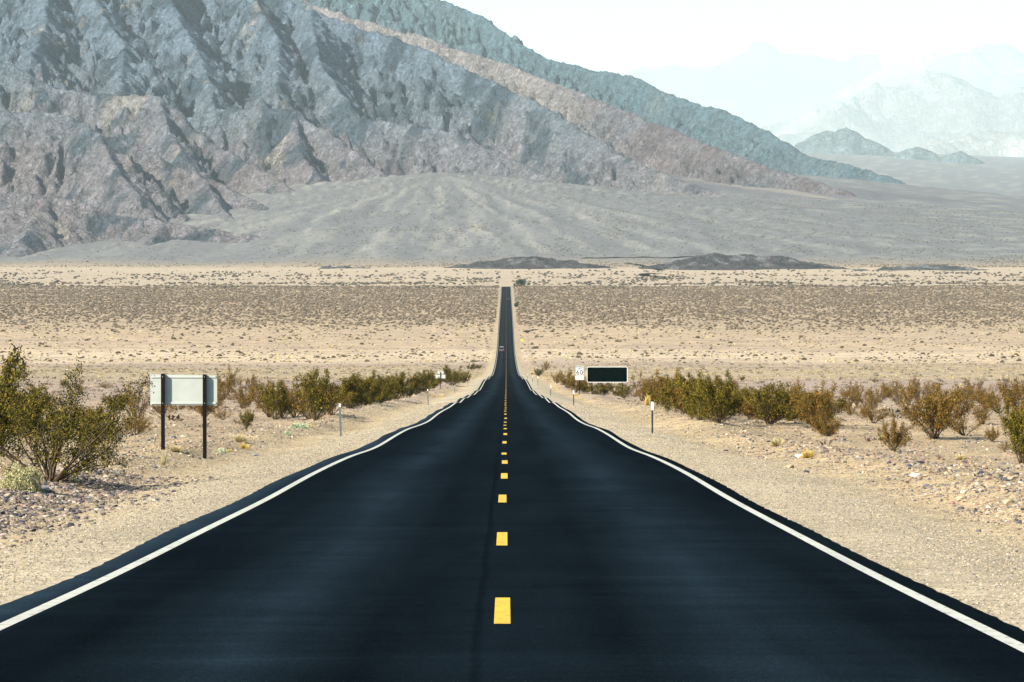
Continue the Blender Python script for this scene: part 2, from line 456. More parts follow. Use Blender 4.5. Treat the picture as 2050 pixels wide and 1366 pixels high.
def erode(H, cell, n, steps, seed, rate=.40, cap=9.0, mask=None):
    rng = np.random.default_rng(seed); h, w = H.shape
    ok = np.argwhere(mask) if mask is not None else None
    for batch in range(n):
        if ok is not None:
            p = ok[rng.integers(0, len(ok), 34000)].astype(float) + rng.random((34000, 2))
        else: p = rng.random((25000, 2)) * (h - 2, w - 2)
        d = np.zeros_like(p); sed = np.zeros(len(p)); wat = np.ones(len(p)); sp = np.ones(len(p))
        p = np.clip(p, 1, (h - 3, w - 3))
        for s in range(steps):
            i = p.astype(int); f = p - i; a, b_ = i[:, 0], i[:, 1]
            h00 = H[a, b_]; h01 = H[a, b_+1]; h10 = H[a+1, b_]; h11 = H[a+1, b_+1]
            gy = (h10 - h00) * (1 - f[:, 1]) + (h11 - h01) * f[:, 1]
            gx = (h01 - h00) * (1 - f[:, 0]) + (h11 - h10) * f[:, 0]
            z0 = h00*(1-f[:,0])*(1-f[:,1]) + h01*(1-f[:,0])*f[:,1] + h10*f[:,0]*(1-f[:,1]) + h11*f[:,0]*f[:,1]
            d = d * .25 - np.stack([gy, gx], 1) * .75 / cell
            L = np.maximum(np.hypot(d[:, 0], d[:, 1]), 1e-6)[:, None]
            q0 = p + d / L; q = np.clip(q0, 1, (h - 3, w - 3)); sed = np.where((q0 != q).any(1), 0, sed)
            ii = q.astype(int); ff = q - ii; a2, b2 = ii[:, 0], ii[:, 1]
            z1 = H[a2,b2]*(1-ff[:,0])*(1-ff[:,1]) + H[a2,b2+1]*(1-ff[:,0])*ff[:,1] + H[a2+1,b2]*ff[:,0]*(1-ff[:,1]) + H[a2+1,b2+1]*ff[:,0]*ff[:,1]
            dz = z1 - z0
            c = np.minimum(np.maximum(-dz, .02) * sp * wat * cap * .12, 4.0)
            dep = np.where(dz > 0, np.minimum(dz, sed), np.where(sed > c, (sed - c) * .12, -np.minimum((c - sed) * rate, -dz * .8)))
            sed = sed - dep
            idx = a * w + b_
            acc = 0
            for oo, wt in ((0, (1-f[:,0])*(1-f[:,1])), (1, (1-f[:,0])*f[:,1]), (w, f[:,0]*(1-f[:,1])), (w+1, f[:,0]*f[:,1])):
                acc = acc + np.bincount(idx + oo, weights=dep * wt, minlength=h * w)[:h * w]
            H += np.clip(acc, -.35, .2).reshape(h, w)
            sp = np.sqrt(np.maximum(sp * sp * .9 - dz * .4, .05)); sp = np.minimum(sp, 3.5); wat *= .985
            p = q
    return H

CELL = 4.0
mx_ = np.arange(-1900, 1300, CELL); my_ = np.arange(4500, 11700, CELL)
MX, MY = np.meshgrid(mx_, my_)
H0 = np.full(MX.shape, -120.0)
# bend the ridges sideways so that no crest is a ruled line
wx = 75 * fbm(MX / 420, MY / 420, 201, 4); wy = 75 * fbm(MX / 420, MY / 420, 231, 4)
RID = [
 ([(-200,380,5150),(0,386,5150),(100,390,5120),(150,402,5100),(230,428,5080),(330,443,5060),(480,468,5000),(620,484,4950),(740,503,4880)], .42),
 ([(330,443,5060),(300,480,4960),(270,505,4880)], .4),
 ([(100,390,5120),(60,450,4990),(40,500,4860)], .4),
 ([(480,468,5000),(520,500,4900),(560,515,4850)], .4),
 ([(-200,240,5780),(0,225,5750),(60,219,5740),(130,235,5700),(200,262,5650),(300,305,5600),(400,348,5540),(500,398,5470),(560,425,5400),(605,440,5350)], .62),
 
 ([(200,262,5650),(220,320,5480),(270,380,5320)], .62),
 
 
 ([(400,348,5540),(440,410,5380),(470,438,5280)], .62),
 ([(-200,90,6400),(0,118,6300),(85,168,6250),(190,185,6220),(320,198,6150),(365,240,6080),(430,285,5980),(520,340,5850),(600,385,5720),(655,410,5620)], .66),
 
 ([(320,198,6150),(340,270,5950),(370,310,5820)], .66),
 
 ([(380,228,6500),(470,214,6450),(590,221,6350),(655,262,6250),(720,314,6150),(790,365,6000),(840,385,5900)], .66),
 ([(590,221,6350),(600,300,6150),(640,360,5960)], .68),
 
 
 ([(690,230,6560),(800,248,6480),(900,262,6400),(970,288,6320),(1050,330,6230),(1110,358,6150)], .66),
 
 ([(-300,-320,8100),(100,-200,7950),(300,-130,7800),(480,-50,7600),(590,-4,7500),(640,28,7450),(700,52,7400),(770,69,7350),(830,89,7300),(880,111,7250),(940,139,7200),
   (1000,169,7100),(1080,209,7000),(1160,257,6850),(1250,311,6700),(1350,356,6550),(1470,398,6400)], .72),
 ([(300,-130,7800),(345,10,7300),(410,130,6900),(430,222,6600)], .7),
 ([(480,-50,7600),(560,80,7150),(555,165,6850)], .7),
 ([(620,20,7450),(640,130,7050),(700,205,6750)], .7),
 
 
 
 
 
 ([(100,-200,7950),(150,-60,7450),(250,90,6950),(240,170,6600)], .7),
 
 ([(100,-60,7450),(90,60,6950),(60,120,6600)], .7),
 ([(560,-20,8450),(620,6,8400),(700,33,8300),(800,60,8200),(900,93,8100),(1000,124,8000),(1100,164,7850),(1200,200,7700),(1300,242,7500),(1400,282,7300),(1500,322,7100),(1600,352,6950),(1700,383,6800)], .60),
 
 
 ([(300,-220,10600),(500,-120,10500),(700,-40,10400),(870,-5,10300),(960,30,10200),(1010,64,10100),(1040,90,10050),(1100,119,10000),(1180,139,9900),(1270,154,9700),(1330,184,9550),
   (1400,209,9400),(1440,217,9300),(1500,244,9150),(1560,276,9000),(1620,314,8850),(1700,330,8650),(1800,361,8400)], .66),
 
 
 
]
import time as _t
_t0 = _t.time()
WX = MX + 0; WY = MY + 0
# distances are taken at warped positions near the flanks, crests keep their place
SD = (np.zeros(MX.shape), np.zeros(MX.shape))
for i, (pts, k) in enumerate(RID): H0 = seg_ridge(MX, MY, H0, pts, k, i, SD)
Hw = H0
# warp lookup by bilinear sampling
def sample(H, X, Y):
    fi = np.clip((Y - my_[0]) / CELL, 0, H.shape[0] - 1.001); fj = np.clip((X - mx_[0]) / CELL, 0, H.shape[1] - 1.001)
    i = fi.astype(int); j = fj.astype(int); u = fi - i; v = fj - j
    return H[i, j]*(1-u)*(1-v) + H[i, j+1]*(1-u)*v + H[i+1, j]*u*(1-v) + H[i+1, j+1]*u*v
D0 = SD[1]; ww = sstep(0, 160, D0) * (1 - .5 * sstep(7600, 8600, MY)); Hw = sample(H0, MX + wx * 1.25 * ww, MY + wy * 1.25 * ww)
rel = np.clip((Hw + 30) / 200, 0, 1)
S_, D_ = SD
w1 = 46 * fbm(MX / 150, MY / 150, 301, 4)
g1 = np.abs(noise((S_ + w1 * 1.3) / 88, D_ / 520 + w1 / 300, 311)); g2 = np.abs(noise((S_ + w1 * 1.6) / 34, D_ / 240, 321))
g3 = np.abs(noise((S_ + w1) / 15, D_ / 110, 331))
dn = sstep(0, 170, D_); dn2 = sstep(0, 60, D_)
gul = dn * (1 - np.minimum(g1 * 2.2, 1)) ** 1.6 * 40 + dn2 * (1 - np.minimum(g2 * 2.2, 1)) ** 1.5 * 24 + dn2 * (1 - np.minimum(g3 * 2, 1)) * 11
rg2 = ridged(MX / 120 + wx * .01, MY / 140 + wy * .01, 351, 5, .55)
calm = .25 + .75 * sstep(0, 45, D_); calm = calm * (1 - .45 * sstep(600, 1300, MX / MY * F + VX) ); Hn = Hw - rel * gul * (1 - .4 * sstep(900, 1500, MX / MY * F + VX)) + rel * calm * ((rg2 - 1.0) * 20 + 11 * fbm(MX / 110, MY / 110, 361, 4) + 9 * (ridged((MX + .4 * MY) / 46, (MY - .4 * MX) / 70, 365, 4) - 1) * 1.6 + 4.5 * fbm(MX / 20, MY / 20, 371, 3))
Gm = gz(MX, MY)
inside = (np.abs(MX / MY) < .175) & (Hn > Gm - 25)
Hn = erode(Hn, CELL, EROS, 70, 5, mask=inside)
Hn = Hn + rel * (.3 + .7 * sstep(0, 40, D_)) * (4.5 * (ridged((MX - .5 * MY) / 30, (MY + .5 * MX) / 44, 395, 4, .6) - 1) + 2.2 * fbm(MX / 13, MY / 13, 391, 2))
Hn = Hn + rel * (.2 + .8 * sstep(0, 50, D_)) * sstep(60, 200, Hn) * (3.4 * noise(MX / 80 + MY / 130, (Hn + .55 * MX + 14 * noise(MX / 120, MY / 120, 397)) / 12, 396) + 1.5 * noise(MX / 34, (Hn + .5 * MX) / 5.5, 398))
Hn = Hn - 14 * (1 - sstep(0, 60, H0 + 40)) 
print("mountain time", _t.time() - _t0, Hn.shape)
cells = (np.abs(MX / MY) < .178) & (Hn > Gm - 12)
keep = cells[:-1, :-1] | cells[1:, 1:] | cells[1:, :-1] | cells[:-1, 1:]
# colour by rock body: grey mass, pink-brown lower ridge, pale talus behind the main crest, dark outcrops
gy_, gx_ = np.gradient(Hn, CELL); slope = np.hypot(gx_, gy_)
base = np.empty(MX.shape + (3,)); base[:] = (.122, .156, .186)
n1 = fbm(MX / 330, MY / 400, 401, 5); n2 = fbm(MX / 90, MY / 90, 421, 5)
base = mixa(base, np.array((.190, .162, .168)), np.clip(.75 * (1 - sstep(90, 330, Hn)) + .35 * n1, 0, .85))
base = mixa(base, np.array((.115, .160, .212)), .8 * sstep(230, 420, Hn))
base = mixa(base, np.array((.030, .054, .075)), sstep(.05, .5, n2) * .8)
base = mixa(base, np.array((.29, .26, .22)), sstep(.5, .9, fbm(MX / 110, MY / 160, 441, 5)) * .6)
u_ = MX / MY * F + VX; v_ = HY - Hn / MY * F
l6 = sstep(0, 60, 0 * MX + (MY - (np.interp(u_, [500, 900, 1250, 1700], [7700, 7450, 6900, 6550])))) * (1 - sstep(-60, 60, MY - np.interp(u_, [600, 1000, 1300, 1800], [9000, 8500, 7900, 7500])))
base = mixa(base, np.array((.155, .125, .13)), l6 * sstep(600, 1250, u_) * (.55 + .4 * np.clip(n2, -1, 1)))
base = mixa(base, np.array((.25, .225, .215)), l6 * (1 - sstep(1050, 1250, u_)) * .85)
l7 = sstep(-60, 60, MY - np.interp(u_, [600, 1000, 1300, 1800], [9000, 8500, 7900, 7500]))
base = mixa(base, np.array((.075, .135, .16)), l7 * .8)  # rearmost ridge: teal of the haze painted into its rock colour
low = 1 - sstep(.12, .38, slope)
base = mixa(base, np.array((.17, .16, .15)), low * .6)
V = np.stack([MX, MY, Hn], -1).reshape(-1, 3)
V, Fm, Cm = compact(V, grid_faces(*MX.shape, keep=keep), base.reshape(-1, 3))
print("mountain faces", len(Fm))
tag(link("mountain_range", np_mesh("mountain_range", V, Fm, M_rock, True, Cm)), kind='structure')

# low dark hills on the valley floor in front of the fans
def low_hill(name, pts, k, d0, d1, col, seed, n=170):
    xs = [p[0] for p in pts]; d = pts[0][2]
    x0 = at(min(xs) - 60, 0, d)[0]; x1 = at(max(xs) + 60, 0, d)[0]
    c = 2.2
    ax_ = np.arange(x0, x1, c); ay_ = np.arange(d0, d1, c * 1.4)
    X, Y = np.meshgrid(ax_, ay_); H = np.full(X.shape, -60.0)
    H = seg_ridge(X, Y, H, pts, k, 0)
    G = gz(X, Y)
    H = H + 3.0 * (ridged(X / 40, Y / 60, seed, 4) - 1.0) + .8 * fbm(X / 9, Y / 9, seed + 9, 3)
    cc = (H > G - 2.5); kp = cc[:-1, :-1] | cc[1:, 1:] | cc[1:, :-1] | cc[:-1, 1:]
    b = np.empty(X.shape + (3,)); b[:] = col
    b = mixa(b, np.array(col) * 2.2 + .04, sstep(.25, .6, fbm(X / 26, Y / 50, seed + 20, 4)) * .8)
    V = np.stack([X, Y, H], -1).reshape(-1, 3)
    V, Fm, Cm = compact(V, grid_faces(*X.shape, keep=kp), b.reshape(-1, 3))
    return tag(link(name, np_mesh(name, V, Fm, M_rock, True, Cm)), kind='structure')
low_hill("hill", [(850,545,4350),(900,534,4350),(960,528,4350),(1000,520,4350),(1060,514,4350),(1110,518,4350),(1150,532,4350),(1195,549,4350)], .16, 4150, 4600, (.075,.070,.070), 501)
low_hill("hill", [(1340,552,4250),(1380,530,4250),(1410,512,4260),(1445,506,4270),(1480,512,4280),(1510,511,4300),(1540,510,4300),(1580,522,4300),(1640,532,4300),(1690,540,4300),(1760,548,4300)], .2, 4050, 4600, (.075,.070,.070), 521)
low_hill("hill", [(1640,552,4150),(1740,540,4160),(1800,533,4180),(1880,532,4180),(1950,540,4160),(2040,560,4150)], .1, 4000, 4400, (.10,.10,.10), 541)
low_hill("hill", [(620,540,4300),(660,535,4300),(700,535,4300),(750,543,4300)], .1, 4200, 4450, (.08,.08,.085), 561)

# far mountains fading into the haze
def far_range(name, pts, k, d0, d1, cell, col, seed, amp):
    if min(d0, 99999) > 26000: q_ = 1.45; pts = [(a, b_, c * q_) for a, b_, c in pts]; d0 *= q_; d1 *= q_; cell *= q_; amp *= q_
    xs = [at(*p)[0] for p in pts]
    X, Y = np.meshgrid(np.arange(min(xs) - 500, max(xs) + 500, cell), np.arange(d0, d1, cell))
    H = np.full(X.shape, -300.0)
    H = seg_ridge(X, Y, H, pts, k, 0)
    H = .5 * H + .5 * np.maximum(H, -300)
    H = H + amp * (ridged(X / (amp * 9), Y / (amp * 9), seed, 6) - 1.0) + amp * .2 * (ridged(X / (amp * 2.2), Y / (amp * 2.2), seed + 3, 4) - 1)
    b = np.empty(X.shape + (3,)); b[:] = col
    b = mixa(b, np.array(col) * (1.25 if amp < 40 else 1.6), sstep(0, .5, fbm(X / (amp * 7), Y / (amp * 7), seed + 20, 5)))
    G = gz(X, Y); cc = (H > G - 60); kp = cc[:-1, :-1] | cc[1:, 1:] | cc[1:, :-1] | cc[:-1, 1:]
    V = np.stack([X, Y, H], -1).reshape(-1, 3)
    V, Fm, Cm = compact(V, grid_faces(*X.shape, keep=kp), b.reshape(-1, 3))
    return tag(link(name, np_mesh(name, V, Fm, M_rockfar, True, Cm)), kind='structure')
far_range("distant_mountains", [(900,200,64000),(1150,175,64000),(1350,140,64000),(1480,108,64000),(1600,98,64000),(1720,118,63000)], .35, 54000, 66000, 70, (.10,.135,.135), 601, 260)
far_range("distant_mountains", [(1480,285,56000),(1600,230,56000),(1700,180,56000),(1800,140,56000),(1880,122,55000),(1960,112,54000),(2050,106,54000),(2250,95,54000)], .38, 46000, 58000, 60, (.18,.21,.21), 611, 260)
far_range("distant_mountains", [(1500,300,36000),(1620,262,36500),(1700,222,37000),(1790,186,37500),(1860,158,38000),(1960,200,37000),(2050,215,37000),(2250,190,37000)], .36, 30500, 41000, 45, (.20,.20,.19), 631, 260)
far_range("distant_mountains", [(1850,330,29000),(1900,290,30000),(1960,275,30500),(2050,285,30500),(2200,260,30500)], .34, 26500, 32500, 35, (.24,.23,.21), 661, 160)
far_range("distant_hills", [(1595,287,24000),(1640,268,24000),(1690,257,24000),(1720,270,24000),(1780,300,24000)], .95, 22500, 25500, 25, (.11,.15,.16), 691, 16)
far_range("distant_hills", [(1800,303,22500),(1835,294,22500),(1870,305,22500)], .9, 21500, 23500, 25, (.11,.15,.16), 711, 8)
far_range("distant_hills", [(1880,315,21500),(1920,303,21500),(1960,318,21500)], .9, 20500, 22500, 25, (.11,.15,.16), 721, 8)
# ------------------------------------------------------------------ placing things on the ground by where they stand
def place(px, py, dmin=24.0, dmax=4600.0):
    ds = np.geomspace(dmin, dmax, 4000)
    X = (px - VX) / F * ds
    rows = HY - gz(X, ds) / ds * F
    i = np.argmax(rows <= py)
    d = ds[i]; x = (px - VX) / F * d
    return float(x), float(d), float(gz(x, d))

class MB:
    """collects boxes, tubes and loose faces for ONE mesh object"""
    def __init__(s): s.V = []; s.F = []
    def add(s, V, Fc):
        n = len(s.V); s.V += [tuple(v) for v in V]; s.F += [tuple(i + n for i in f) for f in Fc]; return s
    def box(s, x0, x1, y0, y1, z0, z1, b=0.0):
        if b <= 0:
            V = [(x, y, z) for z in (z0, z1) for y in (y0, y1) for x in (x0, x1)]
            return s.add(V, [(0,2,3,1),(4,5,7,6),(0,1,5,4),(2,6,7,3),(0,4,6,2),(1,3,7,5)])
        return s.prism([(x0+b,z0),(x1-b,z0),(x1,z0+b),(x1,z1-b),(x1-b,z1),(x0+b,z1),(x0,z1-b),(x0,z0+b)], y0, y1)
    def prism(s, pts, y0, y1):       # outline in x-z, extruded along y
        n = len(pts); V = [(x, y0, z) for x, z in pts] + [(x, y1, z) for x, z in pts]
        Fc = [tuple(range(n)), tuple(range(2*n-1, n-1, -1))] + [(i+n, (i+1) % n + n, (i+1) % n, i) for i in range(n)]
        return s.add(V, Fc)
    def tube(s, pts, rad, k=6):
        pts = [Vector(p) for p in pts]; V = []; Fc = []
        rad = rad if hasattr(rad, '__len__') else [rad] * len(pts)
        for i, p in enumerate(pts):
            t = (pts[min(i+1, len(pts)-1)] - pts[max(i-1, 0)]).normalized()
            u = t.cross(Vector((0, 0, 1))); u = u.normalized() if u.length > .05 else Vector((1, 0, 0)); w = t.cross(u)
            for j in range(k):
                a = 2 * math.pi * j / k; V.append(tuple(p + (u * math.cos(a) + w * math.sin(a)) * rad[i]))
        for i in range(len(pts) - 1):
            for j in range(k): Fc.append((i*k+j, i*k+(j+1) % k, (i+1)*k+(j+1) % k, (i+1)*k+j))
        Fc += [tuple(range(k))[::-1], tuple((len(pts)-1)*k + j for j in range(k))]
        return s.add(V, Fc)
    def build(s, name, mat, parent=None, smooth=False):
        me = bpy.data.meshes.new(name); me.from_pydata(s.V, [], s.F); me.materials.append(mat)
        if smooth:
            for p in me.polygons: p.use_smooth = True
        return link(name, me, parent)

def rrect(x0, x1, z0, z1, r, n=5):
    P = []
    for cx, cz, a0 in ((x1-r, z0+r, -90), (x1-r, z1-r, 0), (x0+r, z1-r, 90), (x0+r, z0+r, 180)):
        for i in range(n + 1):
            a = R(a0 + 90 * i / n); P.append((cx + r * math.cos(a), cz + r * math.sin(a)))
    return P
def text_mesh(name, body, size, mat, parent, loc, bold=.0, sx=1.0):
    cu = bpy.data.curves.new(name, 'FONT'); cu.body = body; cu.size = size; cu.align_x = 'CENTER'; cu.align_y = 'CENTER'
    cu.extrude = .002; cu.offset = bold; cu.space_character = 1.08
    t = bpy.data.objects.new(name, cu); C.objects.link(t)
    dg = bpy.context.evaluated_depsgraph_get(); me = bpy.data.meshes.new_from_object(t.evaluated_get(dg))
    bpy.data.objects.remove(t); me.materials.clear(); me.materials.append(mat)
    o = link(name, me, parent); o.location = loc; o.rotation_euler = (R(90), 0, 0); o.scale = (sx, 1, 1); return o

M_post = flat_mat("weathered_wood_post", (.006, .004, .004), .85)
M_alu = flat_mat("sign_back_metal", (.40, .42, .39), .55, 0.0, .14, 2.5)
M_alu2 = flat_mat("sign_back_rail", (.46, .47, .44), .5)
M_signw = flat_mat("white_sign_sheet", (.72, .72, .70), .45, 0, .04)
M_signg = flat_mat("dark_green_sign_sheet", (.0006, .004, .0035), .95, 0, .2)
M_signg.node_tree.nodes["Principled BSDF"].inputs["Specular IOR Level"].default_value = 0
M_black = flat_mat("black_lettering", (.012, .012, .014), .6)
M_galv = flat_mat("galvanised_post", (.10, .12, .12), .6)
M_dark = flat_mat("dark_steel_post", (.022, .028, .028), .6)
M_yel = flat_mat("yellow_sign_sheet", (.80, .48, .02), .5, 0, .05)

# big sign seen from behind, left of the road
x, y, z = place(367, 907)
s = empty("road_sign", (x, y, z)); tag(s, "large pale metal sign seen from behind on two dark wooden posts beside the big bush", "road sign")
pm = F / y
w2, zt, zb = 67 / pm, 157 / pm, 95.5 / pm
MB().prism([(-w2, zb), (w2, zb - .012), (w2, zt - .03), (-w2, zt)], .05, .056).build("panel", M_alu, s)
for zz in (zt - .085, zb + .025):
    MB().box(-w2 + .03, w2 - .03, .030, .05, zz, zz + .05).build("rail", M_alu2, s)
for px_ in (326, 409.5):
    xx = (px_ - 367) / pm
    p = MB().box(xx - .045, xx + .045, -.085, .028, -.35, zt + .018 - (.02 if px_ > 400 else 0)).build("post", M_post, s)
    for zz in (zt - .06, zb + .05): MB().tube([(xx, -.095, zz), (xx, -.08, zz)], .009, 6).build("bolt", M_alu2, p)

# speed limit sign
x, y, z = place(1160.3, 790); pm = F / y
s = empty("speed_limit_sign", (x, y, z)); tag(s, "white speed limit 60 sign with a small plate below it, on a dark post", "speed sign")
H1 = 57.5 / pm
MB().prism([(-.05, -.3), (.05, -.3), (.05, H1 + .03), (-.05, H1 + .03)], 0, .09).build("post", M_post, s)
w = 7.6 / pm; h = 19.0 / pm; zc = H1 - h / 2 - .02
pl = MB().prism(rrect(-w, w, zc - h/2, zc + h/2, .05), -.012, -.003).build("sign_plate", M_signw, s)
bd = MB(); o = .035; t_ = .016
bd.box(-w+o, w-o, -.015, -.012, zc+h/2-o-t_, zc+h/2-o); bd.box(-w+o, w-o, -.015, -.012, zc-h/2+o, zc-h/2+o+t_)
bd.box(-w+o, -w+o+t_, -.015, -.012, zc-h/2+o+t_, zc+h/2-o-t_); bd.box(w-o-t_, w-o, -.015, -.012, zc-h/2+o+t_, zc+h/2-o-t_)
bd.build("border", M_black, pl)
text_mesh("lettering", "SPEED", .27, M_black, pl, (0, -.016, zc + .40), .006)
text_mesh("lettering", "LIMIT", .25, M_black, pl, (0, -.016, zc + .175), .005)
text_mesh("number", "60", .74, M_black, pl, (0, -.016, zc - .25), .010, 1.0)
zc2 = zc - h/2 - .06 - 4.2 / pm; h2 = 8.4 / pm
p2 = MB().prism(rrect(-w * 1.06, w * 1.06, zc2 - h2/2, zc2 + h2/2, .04), -.012, -.003).build("lower_plate", M_signw, s)
text_mesh("lettering", "RADAR", .17, M_black, p2, (0, -.016, zc2 + .105), .003)
text_mesh("lettering", "ENFORCED", .15, M_black, p2, (0, -.016, zc2 - .10), .003)

# guide sign
_, y2, _ = place(1215, 790); y2 = y + 2.0
x = (1215.7 - VX) / F * y2; z = float(gz(x, y2)); pm = F / y2
s = empty("guide_sign", (x, y2, z)); tag(s, "wide blank dark green guide sign with white border on two dark posts", "guide sign")
zt = (-(734.6 - HY) / F * y2) - z; zb = (-(766 - HY) / F * y2) - z; w = 40.7 / pm
for k in (-30.5, 30.5):
    MB().box(k/pm - .06, k/pm + .06, 0, .12, -.3, zt - .05).build("post", M_post, s)
pl = MB().prism(rrect(-w, w, zb, zt, .20, 7), -.02, -.004).build("panel", M_signg, s)
P0 = rrect(-w, w, zb, zt, .20, 7); b_ = .055; P1 = rrect(-w+b_, w-b_, zb+b_, zt-b_, .14, 7); n = len(P0)
MB().add([(a, -.024, c_) for a, c_ in P0] + [(a, -.024, c_) for a, c_ in P1], [(i, (i+1) % n, n+(i+1) % n, n+i) for i in range(n)]).build("border", M_signw, s)

# distant double sign seen from behind
x, y, z = place(881.5, 779.5); pm = F / y
s = empty("road_sign", (x, y, z)); tag(s, "small pair of white plates seen from behind on one post, far up the left roadside", "road sign")
MB().box(-.05, .05, 0, .09, -.3, 34.5 / pm).build("post", M_post, s)
MB().prism(rrect(-10/pm, 10/pm, 21.5/pm, 29/pm, .05), .10, .112).build("wide_plate", M_alu2, s)
MB().prism([(-7/pm, 31.5/pm), (0, 29.4/pm), (7/pm, 31.5/pm), (6/pm, 36/pm), (-5.5/pm, 36/pm)], .092, .099).build("top_plate", M_alu2, s)

# yellow warning sign far down the road
x, y, z = place(1045, 690); pm = F / y
s = empty("warning_sign", (x, y, z)); tag(s, "small yellow warning sign on a post far down the right roadside", "warning sign")
MB().box(-.05, .05, 0, .09, -.3, 2.0).build("post", M_post, s)
MB().prism([(0, 1.1), (.75, 1.85), (0, 2.6), (-.75, 1.85)], -.02, -.005).build("panel", M_yel, s)

# roadside marker posts
def marker(px, py, hp, right):
    x, y, z = place(px, py); h = min(hp * y / F, 1.5)
    s = empty("marker_post", (x, y, z)); lean = random.uniform(-.02, .02)
    if right:
        MB().prism([(-.032, -.2), (.032, -.2), (.032 + lean * h, h * .76), (-.032 + lean * h, h * .76)], 0, .012).build("post", M_dark, s)
        MB().prism(rrect(-.05 + lean, .05 + lean, h * .735, h, .015, 2), -.008, -.002).build("reflector", M_signw, s)
    else:
        MB().prism([(-.036, -.2), (.036, -.2), (.036 - .06 * h * .6, h * .97), (-.036 - .06 * h * .6, h * .97)], 0, .02).build("post", M_galv, s)
        MB().prism([(-.037 - .036*h, h * .90), (.037 - .036*h, h * .90), (.037 - .038*h, h), (-.037 - .038*h, h)], -.006, -.001).build("reflector", M_signw, s)
    return s
g1, g2 = "marker posts along the right shoulder", "marker posts along the left shoulder"
RM = [(1306.5, 868, 63, "white-topped dark marker post nearest on the right shoulder, standing alone in front of the bushes"),
      (1148.8, 812.5, 31, "second white-topped marker post on the right shoulder, below the speed limit sign"),
      (1102.5, 793, 21, "third white-topped marker post on the right shoulder, left of the speed limit sign"),
      (1077, 772, 22, "fourth marker post on the right shoulder, beside the pale yellow grass"),
      (1066, 765, 12, None), (1056.5, 760, 11, None), (1046.5, 738, 9, None)]
LM = [(682.5, 874.5, 66, "slim grey marker post nearest on the left shoulder, leaning left before the bushes"),
      (857.3, 811.5, 32, "second grey marker post on the left shoulder, well before the small double sign"),
      (910.6, 788, 16, "third grey marker post on the left shoulder, just past the small double sign"),
      (936.4, 771.5, 14, None), (964, 754, 12, None), (972, 741, 9, None)]
FAR = iter("fifth sixth seventh fourth fifth sixth".split())
for (a, b_, h, l), r_, g in [(q, 1, g1) for q in RM] + [(q, 0, g2) for q in LM]:
    tag(marker(a, b_, h, r_), l or ("tiny far marker post, %s counting up the %s shoulder" % (next(FAR), "right" if r_ else "left")), "marker post", g)

# vehicles
M_tyre = flat_mat("tyre_rubber", (.012, .012, .012), .8)
M_glass = flat_mat("tinted_glass", (.004, .006, .010), .3, 0, .05)
M_lamp = flat_mat("headlight_lens", (.3, .3, .3), .15, 0, .05)
M_chrome = flat_mat("dark_grille", (.03, .03, .035), .3)
M_rim = flat_mat("alloy_rim", (.35, .35, .36), .3, .6)
def paint(name, col):
    m, nt, b = new_mat(name, .5); b.inputs["Base Color"].default_value = (*col, 1); b.inputs["Coat Weight"].default_value = .15
    b.inputs["Specular IOR Level"].default_value = .5; return m
def loft(name, secs, mat, parent):      # secs: list of (y, [(x, z) ...]) closed outlines of equal count
    V = [(x, y, z) for y, P in secs for x, z in P]; n = len(secs[0][1]); Fc = []
    for i in range(len(secs) - 1):
        for j in range(n): Fc.append((i*n+j, i*n+(j+1) % n, (i+1)*n+(j+1) % n, (i+1)*n+j))
    Fc += [tuple(range(n))[::-1], tuple((len(secs)-1)*n + j for j in range(n))]
    me = bpy.data.meshes.new(name); me.from_pydata(V, [], Fc); me.materials.append(mat); return link(name, me, parent)
